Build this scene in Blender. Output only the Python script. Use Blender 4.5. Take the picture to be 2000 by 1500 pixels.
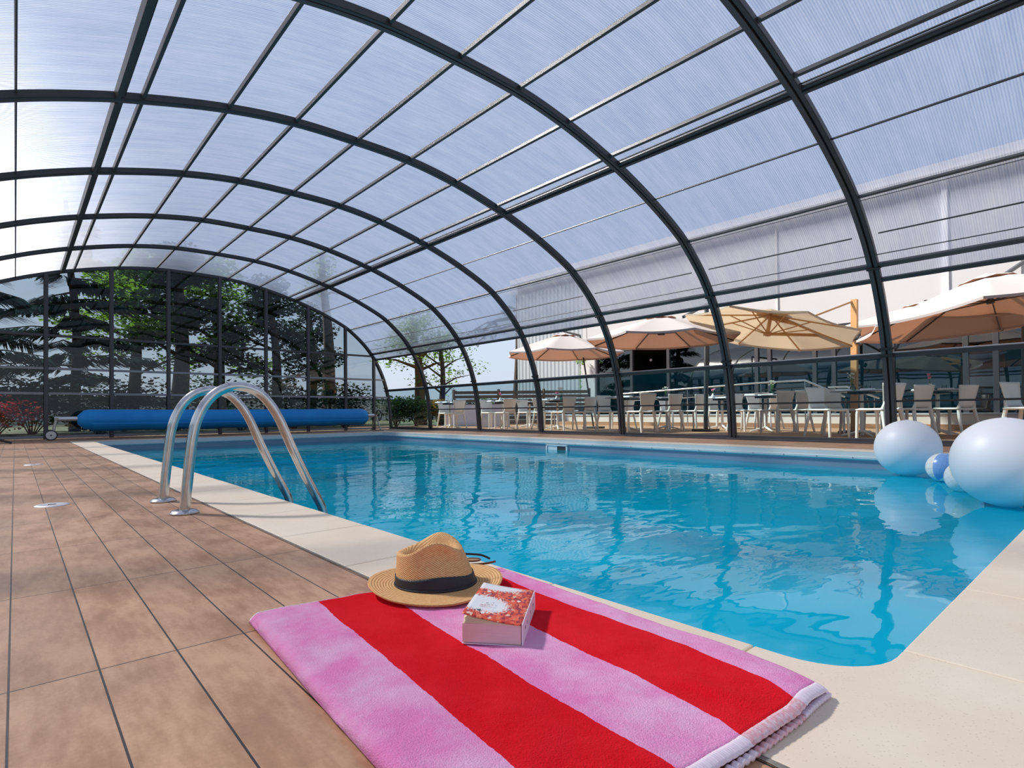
import bpy, bmesh, math, random
from mathutils import Vector, Matrix, noise as mnoise
random.seed(7)
sc = bpy.context.scene
for o in list(bpy.data.objects): bpy.data.objects.remove(o)
COL = sc.collection
R = math.radians

# ------------------------------------------------------------------ camera, sky, sun, exposure
def make_camera():
    f, yaw, cy, roll, pitch = 1095.43, 0.72506, 793.11, -0.009149, 0.011636
    r = Vector((math.cos(yaw), -math.sin(yaw), 0))
    fw = Vector((math.sin(yaw)*math.cos(pitch), math.cos(yaw)*math.cos(pitch), math.sin(pitch)))
    u = r.cross(fw)
    c, s = math.cos(roll), math.sin(roll)
    Rx = c*r + s*u; Ux = -s*r + c*u
    cam = bpy.data.cameras.new('camera'); ob = bpy.data.objects.new('camera', cam); COL.objects.link(ob)
    cam.sensor_fit = 'HORIZONTAL'; cam.sensor_width = 36.0
    cam.lens = 36.0*f/2000.0
    cam.shift_y = (cy-750.0)/2000.0
    cam.clip_start = 0.02; cam.clip_end = 400
    M = Matrix((Rx, Ux, -fw)).transposed().to_4x4(); M.translation = Vector((0, 0, 0.42))
    ob.matrix_world = M
    sc.camera = ob
make_camera()
sc.view_settings.view_transform = 'Standard'; sc.view_settings.look = 'None'
sc.view_settings.gamma = 1.0; sc.view_settings.use_curve_mapping = False
sc.view_settings.exposure = 0.74
sc.cycles.use_denoising = True
sc.cycles.max_bounces = 14; sc.cycles.transparent_max_bounces = 24
sc.cycles.diffuse_bounces = 5; sc.cycles.glossy_bounces = 5; sc.cycles.transmission_bounces = 8
sc.cycles.caustics_reflective = False; sc.cycles.caustics_refractive = False
sc.cycles.sample_clamp_indirect = 8.0

SUN_DIR = Vector((-0.38, 0.74, 0.84)).normalized()       # towards the sun
def make_world():
    w = bpy.data.worlds.new('sky'); sc.world = w; w.use_nodes = True
    nt = w.node_tree; nt.nodes.clear()
    out = nt.nodes.new('ShaderNodeOutputWorld'); bg = nt.nodes.new('ShaderNodeBackground')
    sky = nt.nodes.new('ShaderNodeTexSky'); sky.sky_type = 'NISHITA'; sky.sun_disc = False
    sky.sun_elevation = math.asin(SUN_DIR.z); sky.sun_rotation = math.atan2(SUN_DIR.x, SUN_DIR.y)
    sky.air_density = 1.0; sky.dust_density = 2.0; sky.ozone_density = 1.0
    mul = nt.nodes.new('ShaderNodeVectorMath'); mul.operation = 'SCALE'; mul.inputs['Scale'].default_value = 0.085
    mix = nt.nodes.new('ShaderNodeMix'); mix.data_type = 'RGBA'; mix.inputs[0].default_value = 0.72
    mix.inputs[7].default_value = (0.42, 0.48, 0.60, 1)
    nt.links.new(sky.outputs[0], mul.inputs[0]); nt.links.new(mul.outputs[0], mix.inputs[6])
    nt.links.new(mix.outputs[2], bg.inputs[0]); bg.inputs[1].default_value = 1.0
    nt.links.new(bg.outputs[0], out.inputs[0])
make_world()
def make_sun():
    l = bpy.data.lights.new('sun', 'SUN'); l.energy = 7.6; l.angle = R(5.0); l.color = (1, 0.91, 0.80)
    o = bpy.data.objects.new('sun', l); COL.objects.link(o)
    o.rotation_euler = SUN_DIR.to_track_quat('Z', 'Y').to_euler(); o.location = (-8, 14, 16)
make_sun()

# ------------------------------------------------------------------ materials
MAT = {}
def principled(name, col, rough=0.5, metal=0.0, spec=0.5, **kw):
    m = bpy.data.materials.new(name); m.use_nodes = True
    b = m.node_tree.nodes['Principled BSDF']
    b.inputs['Base Color'].default_value = (*col, 1); b.inputs['Roughness'].default_value = rough
    b.inputs['Metallic'].default_value = metal; b.inputs['Specular IOR Level'].default_value = spec
    for k, v in kw.items(): b.inputs[k].default_value = v
    MAT[name] = m
    return m
class NT:
    def __init__(s, m): s.m = m; s.t = m.node_tree; s.b = s.t.nodes.get('Principled BSDF')
    def n(s, ty, **kw):
        x = s.t.nodes.new(ty)
        for k, v in kw.items():
            if k.startswith('i_'):
                key = k[2:]; key = int(key) if key.isdigit() else key.replace('_', ' ')
                x.inputs[key].default_value = v
            else: setattr(x, k, v)
        return x
    def l(s, a, b): s.t.links.new(a, b)
    def obj(s, scale=(1, 1, 1), src='Object', rot=(0, 0, 0)):
        tc = s.n('ShaderNodeTexCoord'); mp = s.n('ShaderNodeMapping'); mp.inputs['Scale'].default_value = scale
        mp.inputs['Rotation'].default_value = rot
        s.l(tc.outputs[src], mp.inputs[0]); return mp.outputs[0]
    def noise(s, vec, scale=5, detail=4, rough=0.5):
        x = s.n('ShaderNodeTexNoise'); x.inputs['Scale'].default_value = scale; x.inputs['Detail'].default_value = detail
        x.inputs['Roughness'].default_value = rough
        s.l(vec, x.inputs['Vector']); return x
    def ramp(s, fac, stops, interp='LINEAR'):
        x = s.n('ShaderNodeValToRGB'); x.color_ramp.interpolation = interp
        el = x.color_ramp.elements
        while len(el) > 1: el.remove(el[-1])
        el[0].position = stops[0][0]; el[0].color = (*stops[0][1], 1)
        for p, c in stops[1:]:
            e = el.new(p); e.color = (*c, 1)
        s.l(fac, x.inputs[0]); return x.outputs[0]
    def mix(s, fac, a, b, mode='MIX'):
        x = s.n('ShaderNodeMix'); x.data_type = 'RGBA'; x.blend_type = mode
        for i, v in ((0, fac), (6, a), (7, b)):
            if hasattr(v, 'links'): s.l(v, x.inputs[i])
            elif isinstance(v, (int, float)): x.inputs[i].default_value = v
            else: x.inputs[i].default_value = (*v, 1)
        return x.outputs[2]
    def math(s, op, a, b=0.0):
        x = s.n('ShaderNodeMath', operation=op)
        for i, v in ((0, a), (1, b)):
            if hasattr(v, 'links'): s.l(v, x.inputs[i])
            else: x.inputs[i].default_value = v
        return x.outputs[0]
    def bump(s, h, strength=0.3, dist=0.01, to=None):
        x = s.n('ShaderNodeBump'); x.inputs['Strength'].default_value = strength; x.inputs['Distance'].default_value = dist
        s.l(h, x.inputs['Height'])
        if to is None: to = s.b.inputs['Normal']
        if to is not False: s.l(x.outputs[0], to)
        return x.outputs[0]

def mottled(name, c1, c2, scale=6, rough=0.5, bump=0.0, bscale=80, metal=0.0, src='Object', spec=0.5, bdist=0.004, vec_scale=(1,1,1)):
    m = principled(name, c1, rough, metal, spec); t = NT(m); v = t.obj(vec_scale, src)
    n = t.noise(v, scale, 5, 0.6); t.l(t.ramp(n.outputs[0], [(0.3, c1), (0.7, c2)]), t.b.inputs['Base Color'])
    if bump: t.bump(t.noise(v, bscale, 3).outputs[0], bump, bdist)
    return m

# frame paint: dark grey powder coating
mottled('frame_grey', (0.036, 0.043, 0.050), (0.046, 0.054, 0.062), 3, 0.42)
mottled('frame_edge', (0.065, 0.066, 0.076), (0.078, 0.080, 0.090), 3, 0.38)
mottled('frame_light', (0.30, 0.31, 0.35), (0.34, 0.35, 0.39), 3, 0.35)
principled('gasket_black', (0.012, 0.012, 0.013), 0.6)
principled('black_plastic', (0.015, 0.015, 0.017), 0.4)
principled('bolt_metal', (0.45, 0.45, 0.47), 0.35, 0.9)
m = mottled('steel', (0.62, 0.61, 0.60), (0.50, 0.49, 0.48), 25, 0.16, 0.0, metal=1.0)

def make_polycarb():
    m = bpy.data.materials.new('polycarbonate'); m.use_nodes = True; t = NT(m); t.t.nodes.clear()
    out = t.n('ShaderNodeOutputMaterial')
    v = t.obj()
    sx = t.n('ShaderNodeSeparateXYZ'); t.l(v, sx.inputs[0])
    y = t.math('MULTIPLY', sx.outputs[1], 2*math.pi/0.020)
    rib = t.math('MULTIPLY_ADD', t.math('SINE', y), 0.5); rib.node.inputs[2].default_value = 0.5
    streak = t.noise(t.obj((0.5, 30, 0.5)), 2.0, 4, 0.7).outputs[0]
    dirt = t.noise(t.obj((1.2, 3.5, 1.2)), 1.6, 6, 0.65).outputs[0]
    ribm = t.math('MULTIPLY', rib, 0.24)
    f = t.math('ADD', t.math('MULTIPLY', streak, 0.5), ribm)
    f = t.math('ADD', f, t.math('MULTIPLY', dirt, 0.45))
    colt = t.ramp(f, [(0.35, (0.055, 0.080, 0.145)), (0.85, (0.21, 0.225, 0.28))])
    bump = t.bump(rib, 0.35, 0.004, to=False)
    tr = t.n('ShaderNodeBsdfTransparent'); tr.inputs[0].default_value = (0.82, 0.86, 0.95, 1)
    tl = t.n('ShaderNodeBsdfTranslucent'); t.l(colt, tl.inputs[0]); t.l(bump, tl.inputs['Normal'])
    rf = t.n('ShaderNodeBsdfRefraction'); rf.inputs['Roughness'].default_value = 0.60; rf.inputs['IOR'].default_value = 1.03
    t.l(t.ramp(f, [(0.35, (0.46, 0.54, 0.70)), (0.75, (0.74, 0.78, 0.84))]), rf.inputs[0]); t.l(bump, rf.inputs['Normal'])
    gl = t.n('ShaderNodeBsdfGlossy'); gl.inputs['Roughness'].default_value = 0.12; t.l(bump, gl.inputs['Normal'])
    a = t.n('ShaderNodeMixShader'); a.inputs[0].default_value = 0.55; t.l(tl.outputs[0], a.inputs[1]); t.l(rf.outputs[0], a.inputs[2])
    b = t.n('ShaderNodeMixShader'); b.inputs[0].default_value = 0.25; t.l(a.outputs[0], b.inputs[1]); t.l(tr.outputs[0], b.inputs[2])
    fr = t.n('ShaderNodeFresnel'); fr.inputs[0].default_value = 1.35
    c = t.n('ShaderNodeMixShader'); t.l(fr.outputs[0], c.inputs[0]); t.l(b.outputs[0], c.inputs[1]); t.l(gl.outputs[0], c.inputs[2])
    t.l(c.outputs[0], out.inputs[0]); MAT['polycarbonate'] = m
make_polycarb()

def make_glass(name, tint, ior=1.5, rough=0.0, wobble=0.0, bias=0.0):
    m = bpy.data.materials.new(name); m.use_nodes = True; t = NT(m); t.t.nodes.clear()
    out = t.n('ShaderNodeOutputMaterial')
    tr = t.n('ShaderNodeBsdfTransparent'); tr.inputs[0].default_value = (*tint, 1)
    gl = t.n('ShaderNodeBsdfGlossy'); gl.inputs['Roughness'].default_value = rough
    fr = t.n('ShaderNodeFresnel'); fr.inputs[0].default_value = ior
    fac = fr.outputs[0]
    if bias: fac = t.math('ADD', fac, bias)
    if wobble:
        nb = t.bump(t.noise(t.obj(), 1.3, 1).outputs[0], 1.0, wobble, to=False); t.l(nb, gl.inputs['Normal'])
    c = t.n('ShaderNodeMixShader'); t.l(fac, c.inputs[0]); t.l(tr.outputs[0], c.inputs[1]); t.l(gl.outputs[0], c.inputs[2])
    t.l(c.outputs[0], out.inputs[0]); MAT[name] = m
make_glass('tinted_glass', (0.50, 0.64, 0.68), 1.5)
make_glass('clear_glass', (0.80, 0.85, 0.85), 1.5)
make_glass('end_glass', (0.44, 0.50, 0.53), 1.5, 0.0, 0.006, 0.0)
make_glass('building_glass', (0.25, 0.32, 0.34), 1.6, 0.0, 0.002, 0.08)
make_glass('bottle_glass', (0.55, 0.85, 0.75), 1.5)

def make_water():
    m = bpy.data.materials.new('pool_water'); m.use_nodes = True; t = NT(m); t.t.nodes.clear()
    out = t.n('ShaderNodeOutputMaterial')
    tr = t.n('ShaderNodeBsdfTransparent'); tr.inputs[0].default_value = (0.42, 0.95, 1.0, 1)
    gl = t.n('ShaderNodeBsdfGlossy'); gl.inputs['Roughness'].default_value = 0.0
    v = t.obj((1.0, 1.0, 1), rot=(0, 0, R(-41)))
    n1 = t.noise(t.obj((1.1, 1.6, 1), rot=(0, 0, R(40))), 1.5, 2, 0.5).outputs[0]
    n2 = t.noise(t.obj((1.0, 2.4, 1), rot=(0, 0, R(41))), 5.0, 2, 0.45).outputs[0]
    patch = t.noise(t.obj(), 0.55, 2).outputs[0]
    amp = t.math('SUBTRACT', t.math('MULTIPLY', patch, 2.6), 0.85); amp.node.use_clamp = True
    h = t.math('ADD', t.math('MULTIPLY', n1, 1.0), t.math('MULTIPLY', t.math('MULTIPLY', n2, amp), 0.42))
    nb = t.bump(h, 1.0, 0.008, to=False); t.l(nb, gl.inputs['Normal'])
    fr = t.n('ShaderNodeFresnel'); fr.inputs[0].default_value = 1.27; t.l(nb, fr.inputs['Normal'])
    df = t.n('ShaderNodeBsdfDiffuse'); df.inputs[0].default_value = (0.0, 0.60, 0.86, 1)      # light scattered back by the water body
    body = t.n('ShaderNodeMixShader'); body.inputs[0].default_value = 0.52; t.l(tr.outputs[0], body.inputs[1]); t.l(df.outputs[0], body.inputs[2])
    c = t.n('ShaderNodeMixShader'); t.l(fr.outputs[0], c.inputs[0]); t.l(body.outputs[0], c.inputs[1]); t.l(gl.outputs[0], c.inputs[2])
    t.l(c.outputs[0], out.inputs[0]); MAT['pool_water'] = m
make_water()
mottled('pool_liner', (0.10, 0.74, 0.96), (0.12, 0.78, 0.98), 2.0, 0.6)
mottled('liner_shaded', (0.20, 0.30, 0.42), (0.24, 0.34, 0.46), 2.0, 0.5)  # same liner above the water, its shade put into a darker colour
mottled('liner_strip', (0.58, 0.68, 0.70), (0.62, 0.72, 0.74), 3.0, 0.4)
principled('pool_fitting', (0.75, 0.84, 0.86), 0.35)

def make_tiles(name, bw, bh, ox, oy, c1, c2, mort, mw, rough, streak=True):
    """stone-look plank tiles; long side along world Y"""
    m = principled(name, c1, rough, spec=0.4); t = NT(m)
    tc = t.n('ShaderNodeTexCoord'); mp = t.n('ShaderNodeMapping')
    mp.inputs['Location'].default_value = (-oy, ox, 0); mp.inputs['Rotation'].default_value = (0, 0, R(-90))
    t.l(tc.outputs['Object'], mp.inputs[0])
    br = t.n('ShaderNodeTexBrick'); br.offset = 0.0; br.squash = 1.0
    br.inputs['Color1'].default_value = (0.0, 0.0, 0.0, 1); br.inputs['Color2'].default_value = (1, 1, 1, 1); br.inputs['Mortar'].default_value = (0.5, 0.5, 0.5, 1)
    br.inputs['Scale'].default_value = 1.0; br.inputs['Brick Width'].default_value = bw; br.inputs['Row Height'].default_value = bh
    br.inputs['Mortar Size'].default_value = mw; br.inputs['Mortar Smooth'].default_value = 0.1; br.inputs['Bias'].default_value = 0.0
    t.l(mp.outputs[0], br.inputs['Vector'])
    n1 = t.noise(t.obj((2.2, 1.0, 1)), 4.5, 6, 0.62).outputs[0]
    n2 = t.noise(t.obj((7, 1.6, 1)), 9, 5, 0.6).outputs[0]
    f = t.math('ADD', t.math('MULTIPLY', n1, 0.75), t.math('MULTIPLY', n2, 0.35))
    col = t.ramp(f, [(0.30, tuple(x*0.82 for x in c1)), (0.46, c1), (0.62, c2), (0.80, tuple(min(1, x*1.10) for x in c2))])
    g = t.noise(t.obj(), 1.3, 3).outputs[0]
    col = t.mix(t.ramp(g, [(0.40, (0, 0, 0)), (0.70, (0.36, 0.36, 0.36))]), col, (0.32, 0.235, 0.165))
    col = t.mix(0.10, col, br.outputs['Color'], 'OVERLAY')
    fine = t.noise(t.obj(), 140, 2).outputs[0]
    col = t.mix(0.12, col, fine, 'OVERLAY')
    col = t.mix(br.outputs['Fac'], col, mort)
    t.l(col, t.b.inputs['Base Color'])
    h = t.math('SUBTRACT', t.math('MULTIPLY', fine, 0.15), br.outputs['Fac'])
    t.bump(h, 0.5, 0.003)
    rr = t.ramp(n1, [(0.3, (rough-0.1,)*3), (0.7, (rough+0.1,)*3)]); t.l(rr, t.b.inputs['Roughness'])
make_tiles('deck_tiles', 0.5831, 0.1125, -0.0073, 1.1566, (0.40, 0.205, 0.110), (0.56, 0.325, 0.200), (0.030, 0.026, 0.024), 0.0016, 0.42)
def make_coping(name, c1, c2, speck):
    m = principled(name, c1, 0.62, spec=0.3); t = NT(m)
    n = t.noise(t.obj(), 3.0, 5, 0.6).outputs[0]
    col = t.ramp(n, [(0.3, c1), (0.7, c2)])
    vo = t.n('ShaderNodeTexVoronoi'); vo.inputs['Scale'].default_value = 160; t.l(t.obj(), vo.inputs[0])
    d = t.ramp(vo.outputs['Distance'], [(0.10, (0.55, 0.55, 0.55)), (0.22, (0, 0, 0))])
    col = t.mix(t.math('MULTIPLY', d, t.noise(t.obj(), 9, 2).outputs[0]), col, speck)
    t.l(col, t.b.inputs['Base Color']); t.bump(t.noise(t.obj(), 220, 2).outputs[0], 0.25, 0.001)
make_coping('coping_stone', (0.78, 0.65, 0.51), (0.86, 0.75, 0.61), (0.32, 0.25, 0.19))
mottled('grout', (0.30, 0.27, 0.24), (0.16, 0.14, 0.12), 60, 0.9, 0.5, 200)
def make_wood(name, c1, c2, plank=0.0, rough=0.55):
    m = principled(name, c1, rough, spec=0.3); t = NT(m)
    n = t.noise(t.obj((14, 0.8, 14)), 3, 5, 0.6).outputs[0]
    col = t.ramp(n, [(0.3, c1), (0.7, c2)])
    if plank:
        sx = t.n('ShaderNodeSeparateXYZ'); t.l(t.obj(), sx.inputs[0])
        fr = t.math('FRACT', t.math('DIVIDE', sx.outputs[0], plank))
        gap = t.math('LESS_THAN', fr, 0.05); col = t.mix(gap, col, (0.03, 0.02, 0.015))
        t.bump(t.math('SUBTRACT', 1.0, gap), 0.6, 0.006)
    t.l(col, t.b.inputs['Base Color'])
make_wood('terrace_boards', (0.34, 0.18, 0.10), (0.44, 0.26, 0.155), 0.13)
make_wood('warm_wood', (0.46, 0.25, 0.10), (0.55, 0.32, 0.15))
make_wood('fence_wood', (0.10, 0.075, 0.06), (0.16, 0.125, 0.10))
mottled('garden_soil', (0.045, 0.05, 0.02), (0.07, 0.09, 0.03), 3, 0.9, 0.6, 20, bdist=0.05)
mottled('white_plastic', (0.76, 0.72, 0.70), (0.80, 0.76, 0.74), 3, 0.42)
principled('table_top', (0.10, 0.105, 0.12), 0.3)
principled('napkin_white', (0.85, 0.85, 0.88), 0.8)
mottled('table_linen', (0.52, 0.50, 0.60), (0.60, 0.58, 0.68), 4, 0.85)
principled('pink_petal', (0.80, 0.28, 0.45), 0.7); principled('white_petal', (0.80, 0.80, 0.70), 0.7)
principled('plant_stem', (0.10, 0.22, 0.05), 0.7)
def make_cloth(name, col, trans, amt):
    m = bpy.data.materials.new(name); m.use_nodes = True; t = NT(m); t.t.nodes.clear()
    out = t.n('ShaderNodeOutputMaterial'); d = t.n('ShaderNodeBsdfDiffuse'); d.inputs[0].default_value = (*col, 1)
    tl = t.n('ShaderNodeBsdfTranslucent'); tl.inputs[0].default_value = (*trans, 1)
    c = t.n('ShaderNodeMixShader'); c.inputs[0].default_value = amt
    t.l(d.outputs[0], c.inputs[1]); t.l(tl.outputs[0], c.inputs[2]); t.l(c.outputs[0], out.inputs[0]); MAT[name] = m
make_cloth('taupe_canvas', (0.36, 0.35, 0.36), (0.36, 0.15, 0.08), 0.18)
make_cloth('cream_canvas', (0.40, 0.38, 0.32), (0.50, 0.40, 0.28), 0.42)
mottled('render_white', (0.42, 0.43, 0.455), (0.44, 0.45, 0.475), 1.2, 0.8)
mottled('render_base', (0.62, 0.58, 0.54), (0.68, 0.64, 0.60), 1.2, 0.8)
def make_cladding():
    m = principled('grey_cladding', (0.34, 0.38, 0.42), 0.45, 0.2); t = NT(m)
    sx = t.n('ShaderNodeSeparateXYZ'); t.l(t.obj(), sx.inputs[0])
    s = t.math('SINE', t.math('MULTIPLY', sx.outputs[1], 2*math.pi/0.20)); t.bump(s, 0.4, 0.02)
make_cladding()
principled('dark_interior', (0.03, 0.03, 0.035), 0.7)
principled('dark_frame', (0.035, 0.035, 0.04), 0.4)
mottled('bark_dark', (0.045, 0.032, 0.028), (0.085, 0.06, 0.05), 8, 0.9, 0.6, 25, bdist=0.03)
mottled('bark_ivy', (0.16, 0.06, 0.02), (0.05, 0.045, 0.02), 6, 0.9, 0.6, 25, bdist=0.03)
def make_leaf(name, c1, c2, tr, amt=0.35):
    m = bpy.data.materials.new(name); m.use_nodes = True; t = NT(m); t.t.nodes.clear()
    out = t.n('ShaderNodeOutputMaterial'); d = t.n('ShaderNodeBsdfDiffuse'); tl = t.n('ShaderNodeBsdfTranslucent'); tl.inputs[0].default_value = (*tr, 1)
    t.l(t.ramp(t.noise(t.obj(), 2.5, 3).outputs[0], [(0.35, c1), (0.65, c2)]), d.inputs[0])
    c = t.n('ShaderNodeMixShader'); c.inputs[0].default_value = amt
    t.l(d.outputs[0], c.inputs[1]); t.l(tl.outputs[0], c.inputs[2]); t.l(c.outputs[0], out.inputs[0]); MAT[name] = m
make_leaf('leaf_green', (0.05, 0.10, 0.02), (0.10, 0.17, 0.03), (0.22, 0.42, 0.05))
make_leaf('leaf_dark', (0.012, 0.03, 0.02), (0.03, 0.055, 0.03), (0.03, 0.08, 0.02), 0.2)
make_leaf('leaf_needle', (0.012, 0.035, 0.035), (0.03, 0.06, 0.05), (0.02, 0.06, 0.04), 0.15)
make_leaf('leaf_red', (0.22, 0.02, 0.03), (0.34, 0.05, 0.06), (0.5, 0.05, 0.05), 0.3)
make_leaf('leaf_autumn', (0.20, 0.09, 0.02), (0.12, 0.12, 0.03), (0.4, 0.2, 0.04), 0.3)
# close-up things
def make_cover():
    m = principled('roll_cover_blue', (0.0, 0.16, 0.62), 0.5, spec=0.5); t = NT(m)
    t.bump(t.noise(t.obj((0.4, 3, 3)), 3, 4).outputs[0], 0.5, 0.02)
    t.l(t.ramp(t.noise(t.obj((1, 1, 1)), 2).outputs[0], [(0.3, (0.0, 0.27, 0.78)), (0.7, (0.0, 0.33, 0.88))]), t.b.inputs['Base Color'])
make_cover()
principled('roll_end_blue', (0.0, 0.075, 0.26), 0.4)
principled('tube_alu', (0.68, 0.68, 0.70), 0.35, 0.6)
principled('leg_ivory', (0.50, 0.48, 0.38), 0.5)
principled('wheel_white', (0.75, 0.75, 0.78), 0.4)
principled('ball_pearl', (0.84, 0.86, 0.91), 0.42, spec=0.35, **{'Subsurface Weight': 0.15})
def make_beach(name, cols, n):
    m = principled(name, cols[0], 0.25); t = NT(m)
    sx = t.n('ShaderNodeSeparateXYZ'); t.l(t.obj(), sx.inputs[0])
    ang = t.math('ARCTAN2', sx.outputs[1], sx.outputs[0]); f = t.math('FRACT', t.math('MULTIPLY', t.math('ADD', ang, math.pi), n/(2*math.pi)))
    col = t.ramp(f, [(0.0, cols[0]), (0.5, cols[1])], 'CONSTANT')
    line = t.math('LESS_THAN', t.math('FRACT', t.math('MULTIPLY', sx.outputs[2], 30)), 0.10)
    line2 = t.math('LESS_THAN', t.math('FRACT', t.math('MULTIPLY', f, 8)), 0.10)
    col = t.mix(t.math('MULTIPLY', t.math('MAXIMUM', line, line2), 0.35), col, cols[2])
    t.l(col, t.b.inputs['Base Color'])
make_beach('beach_blue', [(0.80, 0.82, 0.78), (0.22, 0.42, 0.78), (0.10, 0.22, 0.55)], 3)
make_beach('beach_yellow', [(0.78, 0.78, 0.56), (0.80, 0.85, 0.88), (0.45, 0.50, 0.35)], 3)
def make_towel():
    m = principled('towel_terry', (0.8, 0.3, 0.6), 0.95, spec=0.05, **{'Sheen Weight': 0.04, 'Sheen Roughness': 0.6}); t = NT(m)
    uv = t.n('ShaderNodeUVMap'); uv.uv_map = 'UVMap'; sx = t.n('ShaderNodeSeparateXYZ'); t.l(uv.outputs[0], sx.inputs[0])
    wob = t.math('MULTIPLY', t.math('SUBTRACT', t.noise(t.obj(), 90, 2).outputs[0], 0.5), 0.006)
    u = t.math('ADD', sx.outputs[0], wob)
    P = (0.96, 0.29, 0.63); Rr = (0.86, 0.0, 0.012)
    col = t.ramp(u, [(0.0, P), (0.2, Rr), (0.4, P), (0.6, Rr), (0.8, P)], 'CONSTANT')
    n = t.noise(t.obj(), 11, 5, 0.6).outputs[0]
    isr = t.ramp(u, [(0.0, (0, 0, 0)), (0.2, (1, 1, 1)), (0.4, (0, 0, 0)), (0.6, (1, 1, 1)), (0.8, (0, 0, 0))], 'CONSTANT')
    light = t.mix(isr, (0.98, 0.54, 0.82), (0.94, 0.010, 0.025))
    col = t.mix(t.ramp(n, [(0.40, (0, 0, 0)), (0.66, (0.9, 0.9, 0.9))]), col, light)
    pile = t.noise(t.obj(), 420, 3, 0.7).outputs[0]
    col = t.mix(0.28, col, pile, 'OVERLAY')
    t.l(col, t.b.inputs['Base Color'])
    h = t.math('ADD', t.math('MULTIPLY', pile, 1.0), t.math('MULTIPLY', n, 1.2)); t.bump(h, 0.9, 0.004)
make_towel()
def make_hem(name, pink):
    m = principled(name, (0.85, 0.70, 0.80), 0.9, spec=0.1); t = NT(m)
    uv = t.n('ShaderNodeUVMap'); uv.uv_map = 'UVMap'; sx = t.n('ShaderNodeSeparateXYZ'); t.l(uv.outputs[0], sx.inputs[0])
    wv = t.math('SINE', t.math('MULTIPLY', sx.outputs[1], 2*math.pi*150))
    white = (0.92, 0.76, 0.88)
    col = t.ramp(sx.outputs[0], [(0.0, white), (0.2, (0.80, 0.42, 0.47)), (0.4, white), (0.6, (0.80, 0.42, 0.47)), (0.8, white)], 'CONSTANT')
    n = t.noise(t.obj(), 200, 2).outputs[0]
    col = t.mix(t.ramp(n, [(0.4, (0, 0, 0)), (0.6, (0.5, 0.5, 0.5))]), col, (0.86, 0.78, 0.86))
    t.l(col, t.b.inputs['Base Color']); t.bump(wv, 0.4, 0.001)
make_hem('towel_hem', True)
def make_straw(name, ring):
    m = principled(name, (0.62, 0.36, 0.16), 0.7, spec=0.2); t = NT(m)
    v = t.obj(); sx = t.n('ShaderNodeSeparateXYZ'); t.l(v, sx.inputs[0])
    if ring:
        r2 = t.math('SQRT', t.math('ADD', t.math('MULTIPLY', sx.outputs[0], sx.outputs[0]), t.math('MULTIPLY', t.math('MULTIPLY', sx.outputs[1], sx.outputs[1]), 1.12)))
        a = t.math('SINE', t.math('MULTIPLY', r2, 2*math.pi/0.0062))
        ang = t.math('ARCTAN2', sx.outputs[1], sx.outputs[0]); b = t.math('SINE', t.math('MULTIPLY', ang, 330))
    else:
        ang = t.math('ARCTAN2', sx.outputs[1], sx.outputs[0])
        a = t.math('SINE', t.math('ADD', t.math('MULTIPLY', sx.outputs[2], 2*math.pi/0.0042), t.math('MULTIPLY', ang, 60)))
        b = t.math('SINE', t.math('SUBTRACT', t.math('MULTIPLY', sx.outputs[2], 2*math.pi/0.0042), t.math('MULTIPLY', ang, 60)))
    f = t.math('ADD', t.math('MULTIPLY', a, 0.32), t.math('MULTIPLY', b, 0.12)); f = t.math('ADD', f, 0.5)
    col = t.ramp(f, [(0.05, (0.48, 0.22, 0.075)), (0.5, (0.78, 0.44, 0.19)), (0.95, (0.90, 0.60, 0.31))])
    col = t.mix(0.35, col, t.noise(v, 160, 3).outputs[0], 'OVERLAY')
    t.l(col, t.b.inputs['Base Color']); t.bump(f, 0.7, 0.0015)
make_straw('straw_brim', True); make_straw('straw_crown', False)
mottled('ribbon_black', (0.006, 0.007, 0.014), (0.012, 0.013, 0.024), 20, 0.55, 0.3, 300)
principled('tortoise', (0.16, 0.05, 0.015), 0.15)
mottled('page_block', (0.74, 0.50, 0.50), (0.82, 0.60, 0.58), 3, 0.8, 0.4, 3, vec_scale=(3, 3, 400), bdist=0.0008)
mottled('page_cream', (0.84, 0.72, 0.50), (0.88, 0.78, 0.58), 3, 0.8)
mottled('book_spine', (0.82, 0.66, 0.76), (0.86, 0.72, 0.80), 20, 0.5)
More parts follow.
